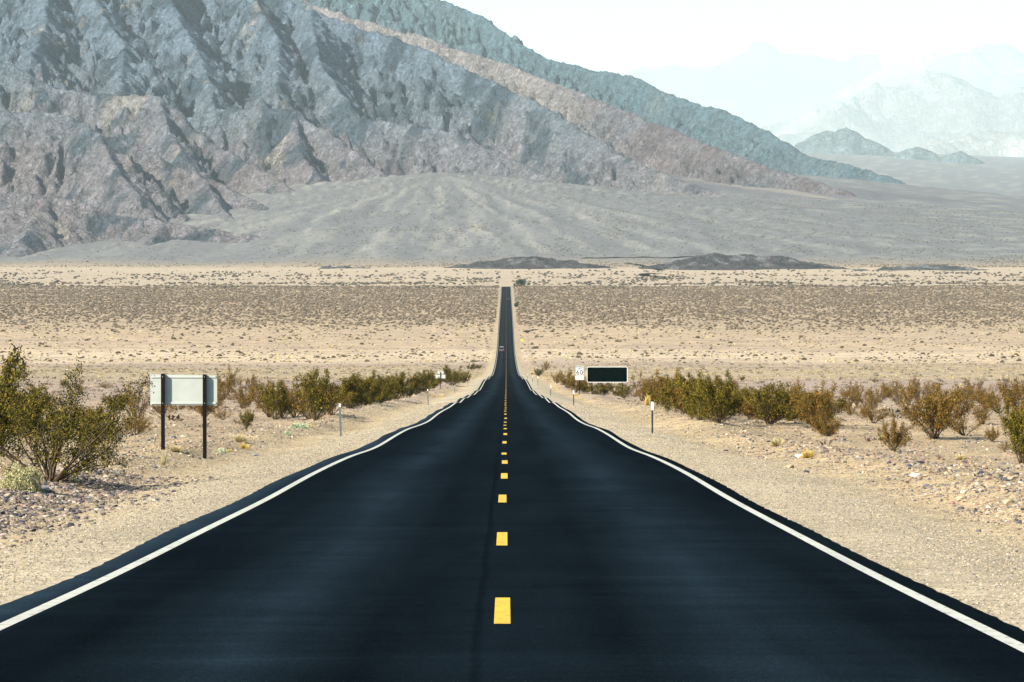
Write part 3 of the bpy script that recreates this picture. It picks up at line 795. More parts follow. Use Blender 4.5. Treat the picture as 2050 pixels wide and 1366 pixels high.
def vehicle(name, x, y, z, col, rack, heading, H=1.85, W=.97, L=4.7):
    s = empty(name, (x, y, z), heading); s.rotation_euler[0] = 0
    pt = paint(name + "_paint", col); hl = L / 2; bz = .30; hz = H * .57
    def sec(w, z0, z1, r=.10): return [(-w+r, z0), (w-r, z0), (w, z0+r), (w, (z0+z1)/2), (w*.97, z1-r), (w*.97-r, z1), (-w*.97+r, z1), (-w*.97, z1-r), (-w, (z0+z1)/2), (-w, z0+r)]
    loft("body", [(-hl, sec(W*.86, bz+.08, hz*.80)), (-hl+.12, sec(W*.96, bz, hz*.90)), (-hl+.5, sec(W, bz, hz*.96)), (-hl+1.3, sec(W, bz, hz)), (hl-.3, sec(W, bz, hz+.02)), (hl-.08, sec(W*.95, bz, hz)), (hl, sec(W*.88, bz+.08, hz*.9))], pt, s)
    cb = lambda w, z1: [(-w, hz-.03), (w, hz-.03), (w*.97, (hz+z1)/2), (w*.90, z1-.03), (w*.84, z1), (-w*.84, z1), (-w*.90, z1-.03), (-w*.97, (hz+z1)/2)]
    loft("window", [(-hl+1.15, cb(W*.90, hz+.02)), (-hl+1.85, cb(W*.90, H-.06)), (hl-.55, cb(W*.90, H-.06)), (hl-.15, cb(W*.88, hz+.04))], M_glass, s)
    rf = loft("roof", [(-hl+1.80, [(-W*.76, H-.075), (W*.76, H-.075), (W*.76, H-.03), (-W*.76, H-.03)]), (-hl+2.1, [(-W*.80, H-.06), (W*.80, H-.06), (W*.76, H), (-W*.76, H)]), (hl-.9, [(-W*.80, H-.06), (W*.80, H-.06), (W*.76, H), (-W*.76, H)]), (hl-.5, [(-W*.76, H-.08), (W*.76, H-.08), (W*.72, H-.03), (-W*.72, H-.03)])], M_signw if rack else pt, s)
    for sx in (-1, 1):
        for yy in (-hl+.85, hl-.95):
            wv = MB().tube([(sx*(W-.24), yy, .34), (sx*(W-.01), yy, .34)], .34, 14).build("wheel", M_tyre, s)
            MB().tube([(sx*(W-.012), yy, .34), (sx*(W+.006), yy, .34)], .2, 10).build("rim", M_rim, wv)
        MB().box(sx*W*.70-.17, sx*W*.70+.17, -hl-.012, -hl+.10, hz*.66, hz*.80, .03).build("headlight", M_lamp, s)
        MB().box(sx*W*.78-.10, sx*W*.78+.10, hl-.08, hl+.012, hz*.66, hz*.88, .02).build("tail_light", flat_tail, s)
        MB().box(sx*(W+.10)-.09, sx*(W+.10)+.09, -hl+1.35, -hl+1.5, hz+.0, hz+.16, .02).build("mirror", pt, s)
    MB().box(-.42, .42, -hl-.014, -hl+.02, hz*.56, hz*.76, .02).build("grille", M_chrome, s)
    MB().box(-.17, .17, -hl-.03, -hl-.016, bz+.10, bz+.26, .01).build("licence_plate", M_signw, s)
    return s
flat_tail = flat_mat("tail_light_lens", (.25, .01, .01), .3)
x, y, z = -2.05, 7280 * 7.2 / 33.8, 0; x = (1004.3 - VX) / F * y; z = float(zroad(y)) + .004 + y * 2.5e-5
c1 = vehicle("off_road_car", x, y, z, (.07, .004, .018), True, 0.0, 2.05, 1.02, 4.8)
tag(c1, "dark red off road car with white roof coming up the left lane", "car")
y = 2560.0; x = (1017.8 - VX) / F * y; z = float(zroad(y)) + .004 + y * 2.5e-5
c2 = vehicle("car", x, y, z, (.02, .03, .06), False, R(180), 1.6, .95, 4.6)
tag(c2, "tiny dark blue car driving away near the far end of the road", "car")
# ------------------------------------------------------------------ plants
M_leaf = tint_mat("creosote_leaves", .75); M_twig = tint_mat("bush_stems", .9)
def leaf_quads(P, size, rng, tint, up=.4):
    """one small folded rhomb per point of P"""
    n = len(P); a = rng.normal(size=(n, 3)); a[:, 2] += up; a /= np.linalg.norm(a, axis=1)[:, None]
    b_ = np.cross(a, rng.normal(size=(n, 3))); b_ /= np.linalg.norm(b_, axis=1)[:, None]
    s = size * rng.uniform(.6, 1.4, (n, 1))
    V = np.stack([P - a * s, P + b_ * s * .5, P + a * s, P - b_ * s * .5], 1).reshape(-1, 3)
    return V, np.arange(4 * n).reshape(n, 4), np.repeat(tint, 4, 0)
def tones(rng, n, pal, w):
    c = np.array(pal)[rng.choice(len(pal), n, p=np.array(w) / sum(w))]
    return c * rng.uniform(.7, 1.3, (n, 1))
PAL_G = ([(.040, .036, .003), (.080, .066, .005), (.15, .115, .010), (.19, .115, .012), (.020, .022, .004)], [2.4, 4, 3, 1.4, 1.6])
PAL_B = ([(.13, .075, .012), (.19, .095, .014), (.085, .065, .008), (.24, .13, .035), (.040, .032, .006)], [3, 3, 2, 1.2, 1.5])
PAL_P = ([(.34, .31, .15), (.42, .38, .20), (.26, .25, .11), (.48, .42, .26)], [3, 3, 2, 1])
def creosote(seed, n_stem, spread, clumps, leaves, pal, width=1.0, leaf=.016, tall=None):
    """a unit-high creosote: many stems from one crown, twiggy above, leafy tufts towards the tips"""
    rng = np.random.default_rng(seed); mb = MB(); cl = []
    for i in range(n_stem):
        az = rng.uniform(0, 2 * math.pi); inc = rng.uniform(.08, 1) ** .65 * spread * 1.25
        L = rng.uniform(.72, 1.02) * (1.0 if inc < spread * .55 else .92)
        if tall and i < len(tall): az, inc, L = tall[i]
        d = np.array([math.cos(az) * math.sin(inc) * width, math.sin(az) * math.sin(inc) * width, math.cos(inc)])
        p = np.array([math.cos(az), math.sin(az), 0]) * rng.uniform(0, .05); pts = [p]
        m = 7
        for k in range(m):
            d = d + rng.normal(size=3) * .13 + np.array([0, 0, .04]); d /= np.linalg.norm(d)
            p = p + d * L / m; pts.append(p)
        r0 = rng.uniform(.007, .014)
        mb.tube(pts, [r0 * (1 - .85 * k / m) for k in range(m + 1)], 4)
        for k in range(2, m + 1):
            for q in range(rng.integers(1, 4)):
                e = d + rng.normal(size=3) * .75 + np.array([0, 0, .25]); e /= np.linalg.norm(e)
                l = rng.uniform(.08, .24) * (1.15 - .08 * k); a = pts[k]; bpt = a + e * l * .55 + rng.normal(size=3) * .015; t = a + e * l
                mb.tube([a, bpt, t], [r0 * .35, r0 * .25, r0 * .12], 3)
                if rng.random() < clumps:
                    cl += [t, bpt * .5 + t * .5] + ([bpt] if k > 3 else [])
        if rng.random() < clumps: cl += [pts[-1], pts[-2]]
    cl = np.array(cl); n = int(leaves * .72 * len(cl))
    idx = rng.integers(0, len(cl), n); P = cl[idx] + rng.normal(size=(n, 3)) * np.array([.030, .030, .036])
    ctone = rng.uniform(.55, 1.5, len(cl))[idx][:, None]
    P[:, 2] = np.maximum(P[:, 2], .02)
    V, Fc, T = leaf_quads(P, leaf, rng, tones(rng, n, *pal) * ctone)
    fol = np_mesh("foliage", V, Fc, M_leaf, False, T)
    c = np.tile(np.array([[.085, .06, .035]]), (len(mb.V), 1)) * rng.uniform(.6, 1.6, (len(mb.V), 1))
    n3 = [f for f in mb.F]
    st = bpy.data.meshes.new("stems"); st.from_pydata(mb.V, [], n3); st.materials.append(M_twig)
    at_ = st.attributes.new("tint", 'FLOAT_COLOR', 'POINT'); c4 = np.ones((len(mb.V), 4), np.float32); c4[:, :3] = c; at_.data.foreach_set("color", c4.ravel())
    return fol, st
KG = [creosote(100 + i, 26, .85, .9, 30, PAL_G, leaf=.015) for i in range(4)]       # dense and green
KM = [creosote(200 + i, 20, .80, .8, 24, PAL_G if i % 2 else PAL_B, leaf=.016) for i in range(4)]   # open, olive
KB = [creosote(300 + i, 17, .76, .65, 14, PAL_B, leaf=.016) for i in range(4)]       # twiggy, rusty brown
KBIG = creosote(402, 27, .86, .85, 34, (PAL_G[0], [4, 4, 1.6, .8, 3]), 1.05, .0100,
    tall=[(R(0), R(52), 1.18), (R(8), R(44), 1.12), (R(-10), R(58), 1.05), (R(180), R(50), .95), (R(20), R(8), .98), (R(-5), R(66), .92), (R(170), R(60), .85)])
def bush(name, kit, x, y, z, h, wf, rz, label, group, cat="bush"):
    s = empty(name, (x, y, z - .02 * h), rz); s.scale = (h * wf, h * wf, h)
    link("foliage", kit[0], s); link("stems", kit[1], s)
    return tag(s, label, cat, group)
rb = random.Random(5)
def put(px, py, hp, wp, kind, label, group="creosote bushes beside the road"):
    x, y, z = place(px, py); h = hp * .99 * y / F; kit = {'G': KG, 'M': KM, 'B': KB}[kind]; kit = kit[rb.randrange(4)]
    return bush("creosote_bush", kit, x, y, z, h, max(.7, min(1.5, wp / hp * .95)), rb.uniform(0, 6.28), label, group)
x, y, z = place(98, 966)
bush("creosote_bush", KBIG, x, y, z, 238 * y / F, .93, 0.0, "largest dark green creosote bush, its branches leaning towards the sign back at left", "creosote bushes beside the road")
x, y, z = place(-42, 950)
bush("creosote_bush", KM[1], x, y, z, 268 * y / F, .75, 1.0, "tall open creosote bush cut by the photo's left edge, highest twigs of all", "creosote bushes beside the road")
PL = [
 (275,838,72,62,'B',"rusty brown bush right behind the left end of the sign back"),
 (328,836,62,60,'B',"twiggy brown bush between the two posts of the sign back"),
 (455,792,62,46,'B',"brown twiggy bush just right of the sign back, behind its corner"),
 (484,818,58,50,'B',"rusty bush with a bare foot standing over the small green bush"),
 (493,858,42,34,'M',"small green bush alone on the stony ground right of the sign back"),
 (430,812,50,46,'B',"low brown bush touching the right edge of the sign back"),
 (551,841,86,64,'M',"slender upright green bush, first of the left row beyond the sign back"),
 (590,836,74,60,'B',"brownish bush squeezed behind the first and second green bushes of the left row"),
 (632,842,112,84,'M',"tallest open bush of the left row, behind the nearest left marker post"),
 (665,832,80,60,'B',"brown bush filling the gap right of the tallest left row bush"),
 (698,818,74,76,'G',"dense dark bush directly right of the nearest left marker post"),
 (735,812,66,64,'G',"dense dark bush fourth from the tallest in the left row"),
 (762,806,60,62,'G',"dark bush with a pale arching twig in the left row"),
 (792,800,58,60,'G',"dense bush midway between the left marker posts"),
 (822,792,48,60,'G',"low dense bush in the left row before the small double sign"),
 (850,783,44,50,'G',"dense bush immediately left of the small double sign"),
 (868,778,36,40,'M',"small bush tucked behind the small double sign's post"),
 (905,772,42,46,'G',"dark round bush immediately right of the small double sign"),
 (929,767,26,28,'G',"small dark bush last of the dense left row"),
 (944,741,14,18,'G',"tiny dark bush on the left shoulder past the end of the left row"),
 (959,739,11,14,'M',"tiniest bush on the left shoulder close to the road bend"),
 (1093,742,20,24,'B',"tiny brown bush highest on the right verge before the signs"),
 (1079,754,17,30,'M',"tiny olive bush near the far marker posts on the right"),
 (1115,768,28,32,'B',"small brown bush at the start of the right row"),
 (1136,777,38,42,'M',"olive bush just left of the speed limit sign"),
 (1152,786,34,34,'M',"low bush at the left foot of the speed limit sign"),
 (1172,787,24,38,'G',"green bush between the speed limit sign and the green sign"),
 (1208,792,27,50,'G',"green bush under the middle of the green sign"),
 (1249,797,31,44,'M',"olive bush under the right end of the green sign"),
 (1285,803,60,50,'B',"rusty bush just right of the green sign"),
 (1313,808,54,58,'M',"olive bush right behind the nearest right marker post"),
 (1342,814,78,64,'M',"tall olive bush to the right of the nearest right marker post"),
 (1378,832,88,84,'G',"dark green bush on the left flank of the tallest right clump"),
 (1402,842,92,84,'G',"dark green bush at the centre of the tallest right clump"),
 (1440,848,108,88,'G',"tallest and darkest bush of the right row, right end of its clump"),
 (1467,833,72,62,'B',"rusty bush leaning out right of the tallest dark clump"),
 (1503,838,66,62,'M',"olive bush between the dark clump and the broad open bush"),
 (1541,850,90,100,'M',"broad open bush midway along the right row"),
 (1582,843,72,70,'M',"olive bush filling behind the broad open bush"),
 (1638,860,98,92,'M',"open olive bush with a bare foot at the right end of the right row"),
 (1612,840,84,60,'B',"brown topped bush behind the open olive bush at the row's right end"),
 (1692,824,46,50,'B',"thin rusty bush in the stony gap right of the right row"),
 (1749,822,50,44,'B',"brown twiggy bush in the middle of the stony gap"),
 (1727,838,32,28,'B',"small bare twig bush in the stony gap"),
 (1789,904,76,54,'M',"slim low bush nearest the road on the right stony ground"),
 (1871,880,112,118,'M',"large open golden olive bush at right with its dark fan of stems"),
 (1822,806,52,54,'B',"brown bush behind the left side of the large golden olive bush"),
 (1915,838,64,70,'B',"brown bush behind the right side of the large golden olive bush"),
 (1966,850,64,66,'B',"twiggy brown bush between the golden olive bush and the photo's right edge"),
 (1987,885,32,28,'M',"little bush alone on the stones near the right edge"),
 (2012,905,22,24,'B',"smallest bush low on the stones near the right edge"),
 (2046,930,134,84,'M',"tall green bush cut by the right edge of the photo"),
 (2042,832,92,90,'B',"rusty bush in the back at the right edge of the photo"),
 (2000,828,58,60,'B',"low brown bush in the back near the right edge"),
 (2090,880,90,90,'M',"bush just beyond the photo's right edge"),
 (40,870,110,120,'M',"olive bush behind the big creosote bush, left side"),
 (175,900,90,110,'M',"olive bush behind the big creosote bush, right side"),
]
for a in PL: put(*a[:5], a[5])
FL = [(a[0] + rb.uniform(-16, 16), a[1] - rb.uniform(2, 7), a[2] * rb.uniform(.65, .85), a[3] * 1.1, rb.choice('BM')) for a in PL if a[1] > 800 and a[4] in 'GM' and (a[0] > 1290 and a[0] < 1700 or 540 < a[0] < 830) for _ in (0, 1)] + [(px_, py_, h_, h_, 'B') for px_, py_, h_ in ((1715,812,44),(1760,806,46),(1800,812,50),(1845,806,52),(1890,816,54),(1935,812,52),(1975,818,54),(2020,812,56),(1700,800,38),(1780,796,36),(1865,798,40),(1950,800,42),(2035,800,46),(440,786,40),(505,790,44),(525,806,48),(470,776,32),(400,800,36))]
ORD = "first second third fourth fifth sixth seventh eighth ninth tenth eleventh twelfth thirteenth fourteenth fifteenth sixteenth seventeenth eighteenth nineteenth twentieth".split()
ORD += ["twenty-" + w for w in ORD[:9]] + ["thirtieth"] + ["thirty-" + w for w in ORD[:9]] + ["fortieth"]
for side_, fl in (("left", sorted(a for a in FL if a[0] < 1000)), ("right", sorted(a for a in FL if a[0] > 1000))):
    for i, a in enumerate(fl):
        put(*a, "low brownish bush, %s from the left among fillers behind the %s roadside row" % (ORD[i], side_), "brownish bushes filling the gaps of the roadside rows")
# rows of browner bushes behind
for i in range(150):
    side = -1 if i % 2 else 1
    y = rb.uniform(120, 420) if i < 105 else rb.uniform(420, 760)
    x = side * (12 + rb.random() ** 1.3 * (.16 * y - 6) + (3 if side < 0 else 0))
    if abs(x) > .16 * y + 2: continue
    z = float(gz(x, y)); h = rb.uniform(.8, 1.5)
    bush("creosote_bush", KB[rb.randrange(4)] if rb.random() < .75 else KM[rb.randrange(4)], x, y, z, h, rb.uniform(.9, 1.4), rb.uniform(0, 6.28),
         "low rusty brown bush scattered behind the roadside row on the %s" % ("left" if side < 0 else "right"), "brown bushes scattered behind the roadside rows")

# pale rounded shrub and small ground plants
def cushion(seed, n, pal, size, flat=.6, spike=0.0):
    rng = np.random.default_rng(seed)
    a = rng.normal(size=(n, 3)); a[:, 2] = np.abs(a[:, 2]); a /= np.linalg.norm(a, axis=1)[:, None]
    lump = 1 + .16 * np.sin(a[:, 0] * 7 + seed) * np.cos(a[:, 1] * 6) + .1 * np.sin(a[:, 2] * 11 + a[:, 0] * 9)
    r = rng.random(n) ** .33 * lump; P = a * r[:, None]; P[:, 2] *= flat
    if spike:
        b_ = np.cross(a, rng.normal(size=(n, 3))); b_ /= np.linalg.norm(b_, axis=1)[:, None]; b_ *= size * .35
        root = a * .12 * np.array([1, 1, 0]); tip = P * 1.1
        V = np.stack([root - b_, root + b_, tip + b_ * .3, tip - b_ * .3], 1).reshape(-1, 3); Fc = np.arange(4*n).reshape(n, 4); T = np.repeat(tones(rng, n, *pal), 4, 0)
    else: V, Fc, T = leaf_quads(P, size, rng, tones(rng, n, *pal))
    return V, Fc, T
def cushion_me(name, *a, **k):
    V, Fc, T = cushion(*a, **k); return np_mesh(name, V, Fc, M_leaf, False, T)
x, y, z = place(42, 984); h = 56 * y / F
s = link("pale_shrub", cushion_me("pale_shrub", 9, 9000, PAL_P, .035, 1.0)); s.location = (x, y, z - .03); s.scale = (h * .82, h * .8, h)
tag(s, "pale cream rounded shrub at the foot of the big creosote bush", "shrub")
PAL_Y = ([(.58, .40, .10), (.66, .47, .14), (.50, .33, .08), (.70, .54, .22)], [3, 3, 2, 1])
PAL_C = ([(.52, .42, .22), (.60, .50, .28), (.44, .34, .17)], [1, 1, 1])
PAL_W = ([(.36, .42, .26), (.50, .54, .38), (.24, .32, .14)], [2, 2, 1])
def tuft(px, py, hp, wp, pal, label, seed, spike=1, nm="grass_tuft", cat="grass tuft"):
    x, y, z = place(px, py); h = hp * y / F; w = wp * y / F / 2
    s = link(nm, cushion_me(nm, seed, 900, pal, .07 if spike else .09, 1.0, spike=spike)); s.location = (x, y, z - .01); s.scale = (w, w, h)
    tag(s, label, cat, "dry tufts on the stony verge")
tuft(1618, 917, 18, 30, PAL_Y, "bright golden grass tuft beside the white rock on the right", 21)
tuft(1556, 893, 16, 34, PAL_C, "pale straw tuft on the stones up from the white rock", 22)
tuft(1766, 881, 11, 22, PAL_C, "small cream tuft left of the slim bush on the right", 23)
tuft(1925, 921, 12, 26, PAL_C, "faint straw tuft below the golden olive bush", 24)
tuft(488, 899, 11, 27, PAL_Y, "orange gold grass cushion right of the sign back", 25)
tuft(479, 886, 17, 34, PAL_C, "feathery straw tuft just behind the orange gold cushion", 26)
tuft(441, 907, 10, 30, PAL_W, "low whitish green plant at the foot of the right sign post", 27, 0, "low_plant", "plant")
tuft(458, 905, 6, 14, PAL_Y, "tiny orange tuft beside the whitish green plant", 28)
tuft(327, 934, 30, 14, PAL_C, "thin dry stalks rising at the foot of the left sign post", 29)
tuft(598, 858, 11, 44, PAL_W, "low pale green plant spread on the left verge before the marker post", 30, 0, "low_plant", "plant")
tuft(574, 872, 9, 18, PAL_W, "small green cushion plant left of the nearest left marker post", 31, 0, "low_plant", "plant")
tuft(618, 857, 8, 30, PAL_C, "flat straw patch right of the low pale green plant", 32)
tuft(352, 905, 14, 40, PAL_C, "straw tuft between the two sign posts", 33)
tuft(1297, 812, 22, 14, PAL_Y, "upright golden tuft just left of the nearest right marker post", 34)

# trees far off
def far_tree(px, py, hp, wp, label, seed):
    x, y, z = place(px, py); h = hp * y / F; w = wp * y / F / 2
    rng = np.random.default_rng(seed); n = 2600
    cs = rng.normal(size=(16, 3)) * np.array([.5, .5, .22]) + np.array([0, 0, .58]); P = cs[rng.integers(0, 16, n)] + rng.normal(size=(n, 3)) * .16
    P = P[(P[:, 2] > .06)]; P[:, 2] = np.minimum(P[:, 2], 1.02)
    V, Fc, T = leaf_quads(P, .07, rng, tones(rng, len(P), [(.03, .055, .03), (.05, .075, .035), (.02, .04, .03)], [1, 1, 1]))
    s = empty("tree", (x, y, z)); s.scale = (w, w, h)
    link("crown", np_mesh("crown", V, Fc, M_leaf, False, T), s)
    mb = MB()
    for a in range(4): mb.tube([(0, 0, -.05), (.1 * math.cos(a * 1.7), .1 * math.sin(a * 1.7), .3), (.35 * math.cos(a * 1.7), .35 * math.sin(a * 1.7), .6)], [.05, .035, .015], 5)
    mb.build("trunk", flat_mat("tree_bark", (.06, .045, .035), .9), s)
    tag(s, label, "tree")
far_tree(1044, 574, 14, 20, "lone dark green tree just beyond the end of the straight road", 61)
far_tree(1033.5, 615, 8, 9, "small dark tree hugging the right shoulder far down the road", 62)
far_tree(1054, 667, 5, 13, "low dark thicket tree right of the road past the yellow sign", 63)
# ------------------------------------------------------------------ scrub and stones over the valley
def instances(T_V, T_F, T_C, P, S, rz, tint, squash=None):
    """template verts/faces repeated at P with scale S, yaw rz and tint -> V, F, C"""
    n = len(P); m = len(T_V); c, s = np.cos(rz), np.sin(rz)
    x = T_V[None, :, 0] * c[:, None] - T_V[None, :, 1] * s[:, None]
    y = T_V[None, :, 0] * s[:, None] + T_V[None, :, 1] * c[:, None]
    z = np.repeat(T_V[None, :, 2], n, 0)
    if squash is not None: z = z * squash[:, None]
    V = np.stack([x, y, z], -1) * S[:, None, None] + P[:, None, :]
    Fc = (T_F[None] + (np.arange(n) * m)[:, None, None]).reshape(-1, T_F.shape[1])
    Cc = (tint[:, None, :] * T_C[None, :, None]).reshape(-1, 3)
    return V.reshape(-1, 3), Fc, Cc
def merge(name, parts, mat, smooth=False):
    n = 0; Vs, Fs, Cs = [], [], []
    for V, Fc, Cc in parts: Vs.append(V); Fs.append(Fc + n); Cs.append(Cc); n += len(V)
    return link(name, np_mesh(name, np.concatenate(Vs), np.concatenate(Fs), mat, smooth, np.concatenate(Cs)))
def dome(seed, k=6):
    r = np.random.default_rng(seed); V = []
    for z, rad in ((0.0, .75), (.42, 1.0), (.8, .6)):
        for j in range(k):
            a = 2 * math.pi * (j + r.uniform(-.3, .3)) / k; q = rad * r.uniform(.65, 1.25)
            V.append((q * math.cos(a), q * math.sin(a), max(0, z + r.uniform(-.14, .14))))
    V.append((r.uniform(-.2, .2), r.uniform(-.2, .2), 1.05)); Fc = []
    for l in range(2):
        for j in range(k):
            a, b_ = l*k + j, l*k + (j+1) % k; Fc += [(a, b_, b_ + k), (a, b_ + k, a + k)]
    for j in range(k): Fc.append((2*k + j, 2*k + (j+1) % k, 3*k))
    return np.array(V), np.array(Fc), r.uniform(.75, 1.25, len(V))
def spray(seed, n, pal_var=.3):
    r = np.random.default_rng(seed); a = r.normal(size=(n, 3)); a[:, 2] = np.abs(a[:, 2]) * 1.1 + .15; a /= np.linalg.norm(a, axis=1)[:, None]
    b_ = np.cross(a, r.normal(size=(n, 3))); b_ /= np.linalg.norm(b_, axis=1)[:, None]
    L = r.uniform(.6, 1.05, (n, 1)); w = .16
    root = a * np.array([.25, .25, .0]); V = np.stack([root + a * L * .15, root + a * L * .7 + b_ * w, root + a * L - b_ * w * .6], 1).reshape(-1, 3)
    return V, np.arange(3*n).reshape(n, 3), np.repeat(r.uniform(1 - pal_var, 1 + pal_var, n), 3)
rs = np.random.default_rng(77)
def rand_pts(n, y0, y1, um=.160, xmin=8.0, area=True):
    """uniform over the visible wedge of ground"""
    y = np.sqrt(rs.random(n) * (y1**2 - y0**2) + y0**2) if area else rs.uniform(y0, y1, n)
    x = rs.uniform(-um, um, n) * (y + 60)
    k = np.abs(x) > xmin; x, y = x[k], y[k]
    return x, y
def scrub(n, y0, y1, smin, smax, pal, temps, dens=None, xmin=8.0, squash=(.55, .9), um=.160):
    x, y = rand_pts(n, y0, y1, um, xmin)
    if dens is not None:
        k = rs.random(len(x)) < dens(x, y); x, y = x[k], y[k]
    z = gz(x, y); S = rs.uniform(0, 1, len(x)) ** 1.6 * (smax - smin) + smin
    col = np.array(pal)[rs.integers(0, len(pal), len(x))] * rs.uniform(.7, 1.3, (len(x), 1))
    t = rs.integers(0, len(temps), len(x)); out = []
    for i, T in enumerate(temps):
        k = t == i
        out.append(instances(*T, np.stack([x, y, z - .02], -1)[k], S[k] , rs.uniform(0, 6.28, k.sum()), col[k], rs.uniform(*squash, k.sum())))
    return out
DM = [dome(i) for i in range(5)]; SP = [spray(i, 16) for i in range(5)]
c_scr = [(.105, .078, .052), (.13, .098, .065), (.08, .062, .045), (.115, .085, .05), (.16, .12, .085)]
c_yel = [(.42, .33, .15), (.50, .38, .17), (.36, .27, .13), (.30, .22, .12), (.46, .36, .22)]
c_pnk = [(.22, .16, .12), (.28, .20, .15), (.17, .12, .09), (.32, .25, .17)]
c_drk = [(.065, .055, .045), (.085, .068, .05), (.05, .045, .04)]
parts = []
# yellow bunch grass and small shrubs of the near plain
parts += scrub(30000, 420, 1420, .16, .50, c_yel, SP, lambda x, y: (.12 + .88 * sstep(640, 900, y)) * (.35 + .65 * sstep(-.2, .3, noise(x / 25, y / 60, 900))), 7.3, (.6, 1.0))
parts += scrub(20000, 100, 1300, .14, .42, c_pnk, SP, lambda x, y: .25 + .75 * sstep(-.1, .4, noise(x / 18, y / 45, 905)), 8.5, (.7, 1.1))
parts += scrub(1800, 180, 1300, .4, .85, c_scr, SP, None, 10, (.7, 1.0))
# verge grass glowing gold close to the road
xv = rs.choice([-1, 1], 600) * (7.4 + rs.random(600) ** 1.5 * 8); yv = rs.uniform(330, 1500, 600); zv = gz(xv, yv)
parts.append(instances(*SP[0], np.stack([xv, yv, zv], -1), rs.uniform(.15, .4, 600), rs.uniform(0, 6, 600), np.array([(.50, .36, .13)]) * rs.uniform(.6, 1.1, (600, 1)), rs.uniform(.7, 1, 600)))
# sandy belt with dotted bushes, thickening to the grey-brown scrub belt beyond
parts += scrub(9000, 1330, 1960, .25, .70, c_scr + c_yel[:2], DM, lambda x, y: .35 + .65 * sstep(-.3, .3, noise(x / 60, y / 90, 910)), 6.6)
parts += scrub(66000, 1800, 3120, .45, 1.15, c_scr, DM, lambda x, y: sstep(1780, 2150, y + 60 * noise(x / 60, y / 60, 915)) * (.75 + .25 * sstep(-.2, .2, noise(x / 40, y / 120, 916))), 6.2, (.6, .95))
parts += scrub(16000, 3000, 4250, .7, 2.1, c_drk + c_scr[:2], DM, lambda x, y: (1 - sstep(3500, 4250, y)) * (.10 + .80 * sstep(-.05, .45, fbm(x / 90, y / 160, 920, 3))), 6, (.6, 1.0))
parts += scrub(90000, 4400, 6600, .45, 1.45, c_scr, DM, lambda x, y: (.16 + .84 * sstep(.0, .5, fbm(x / 120, y / 90, 930, 3)) * (1 - .6 * sstep(5000, 5600, y))) * (.4 + .6 * (x > -250)), 6, (.5, .9))
print("scrub parts", sum(len(p[1]) for p in parts))
sc_ = merge("scrub", parts, M_leaf); tag(sc_, "low desert scrub and dry bunch grass covering the valley floor", "scrub", None, 'stuff')

# the larger single shrubs of the sandy belt
SHR = []
for i in range(5):
    V, Fc, T = cushion(700 + i, 380, ([(.10, .08, .04), (.14, .10, .05), (.07, .06, .035)], [1, 1, 1]), .13, .8)
    SHR.append(np_mesh("desert_shrub", V, Fc, M_leaf, False, T))
for i in range(296):
    y = 1340 + 580 * (rb.random() ** .9); x = rb.uniform(-.150, .150) * y
    if abs(x) < 10.5: x = math.copysign(11 + rb.random() * 8, x)
    o = link("desert_shrub", SHR[i % 5]); s = rb.uniform(.55, 1.15) * (1.25 if i % 9 == 0 else 1)
    o.location = (x, y, float(gz(x, y)) - .03); o.scale = (s, s, s * rb.uniform(.9, 1.15)); o.rotation_euler = (0, 0, rb.uniform(0, 6.28))
    tag(o, "dark rounded desert shrub dotted on the pale sandy belt of the valley", "shrub", "single shrubs dotted over the sandy belt")

# stones
def ico():
    t = (1 + 5 ** .5) / 2
    V = np.array([(-1,t,0),(1,t,0),(-1,-t,0),(1,-t,0),(0,-1,t),(0,1,t),(0,-1,-t),(0,1,-t),(t,0,-1),(t,0,1),(-t,0,-1),(-t,0,1)], float); V /= np.linalg.norm(V[0])
    Fc = np.array([(0,11,5),(0,5,1),(0,1,7),(0,7,10),(0,10,11),(1,5,9),(5,11,4),(11,10,2),(10,7,6),(7,1,8),(3,9,4),(3,4,2),(3,2,6),(3,6,8),(3,8,9),(4,9,5),(2,4,11),(6,2,10),(8,6,7),(9,8,1)])
    return V, Fc
iv, if_ = ico()
ST = []
for i in range(8):
    r = np.random.default_rng(800 + i); ST.append((iv * r.uniform(.65, 1.25, (12, 1)) * np.array([1.0, r.uniform(.6, .9), r.uniform(.45, .75)]), if_, np.full(12, 1.0)))
c_st = [(.30, .225, .145), (.34, .265, .175), (.23, .17, .115), (.17, .145, .13), (.105, .105, .12), (.05, .05, .062), (.27, .175, .12), (.40, .35, .28), (.18, .11, .08), (.24, .20, .16), (.28, .21, .13)]
def stones(n, y0, y1, smin, smax, xfun, dens=None, pal=c_st, pw=2.6, um=.16):
    y = rs.uniform(y0 ** .5, y1 ** .5, n) ** 2; x = xfun(n, y)
    if dens is not None: k = rs.random(n) < dens(x, y); x, y = x[k], y[k]
    n = len(x); z = gz(x, y); S = (smin + rs.random(n) ** pw * (smax - smin)) * (1 + y / 260)
    col = np.array(pal)[rs.integers(0, len(pal), n)] * rs.uniform(.75, 1.2, (n, 1)); t = rs.integers(0, 8, n); out = []
    for i in range(8):
        k = t == i; out.append(instances(*ST[i], np.stack([x, y, z + S * .12], -1)[k], S[k], rs.uniform(0, 6.28, k.sum()), col[k], rs.uniform(.8, 1.1, k.sum())))
    return out
def side(lo, hi):
    def f(n, y):
        m = np.minimum(np.maximum(.165 * y + 2, lo + 1), hi); return rs.choice([-1, 1], n) * (lo + rs.random(n) * (m - lo))
    return f
sp = []
sp += stones(85000, 34, 330, .012, .050, side(7.4, 46), lambda x, y: .35 + .65 * sstep(-.3, .3, noise(x / 3, y / 6, 950)))
sp += stones(3200, 34, 260, .04, .095, side(8.2, 40), lambda x, y: sstep(-.2, .5, noise(x / 4, y / 9, 951)))
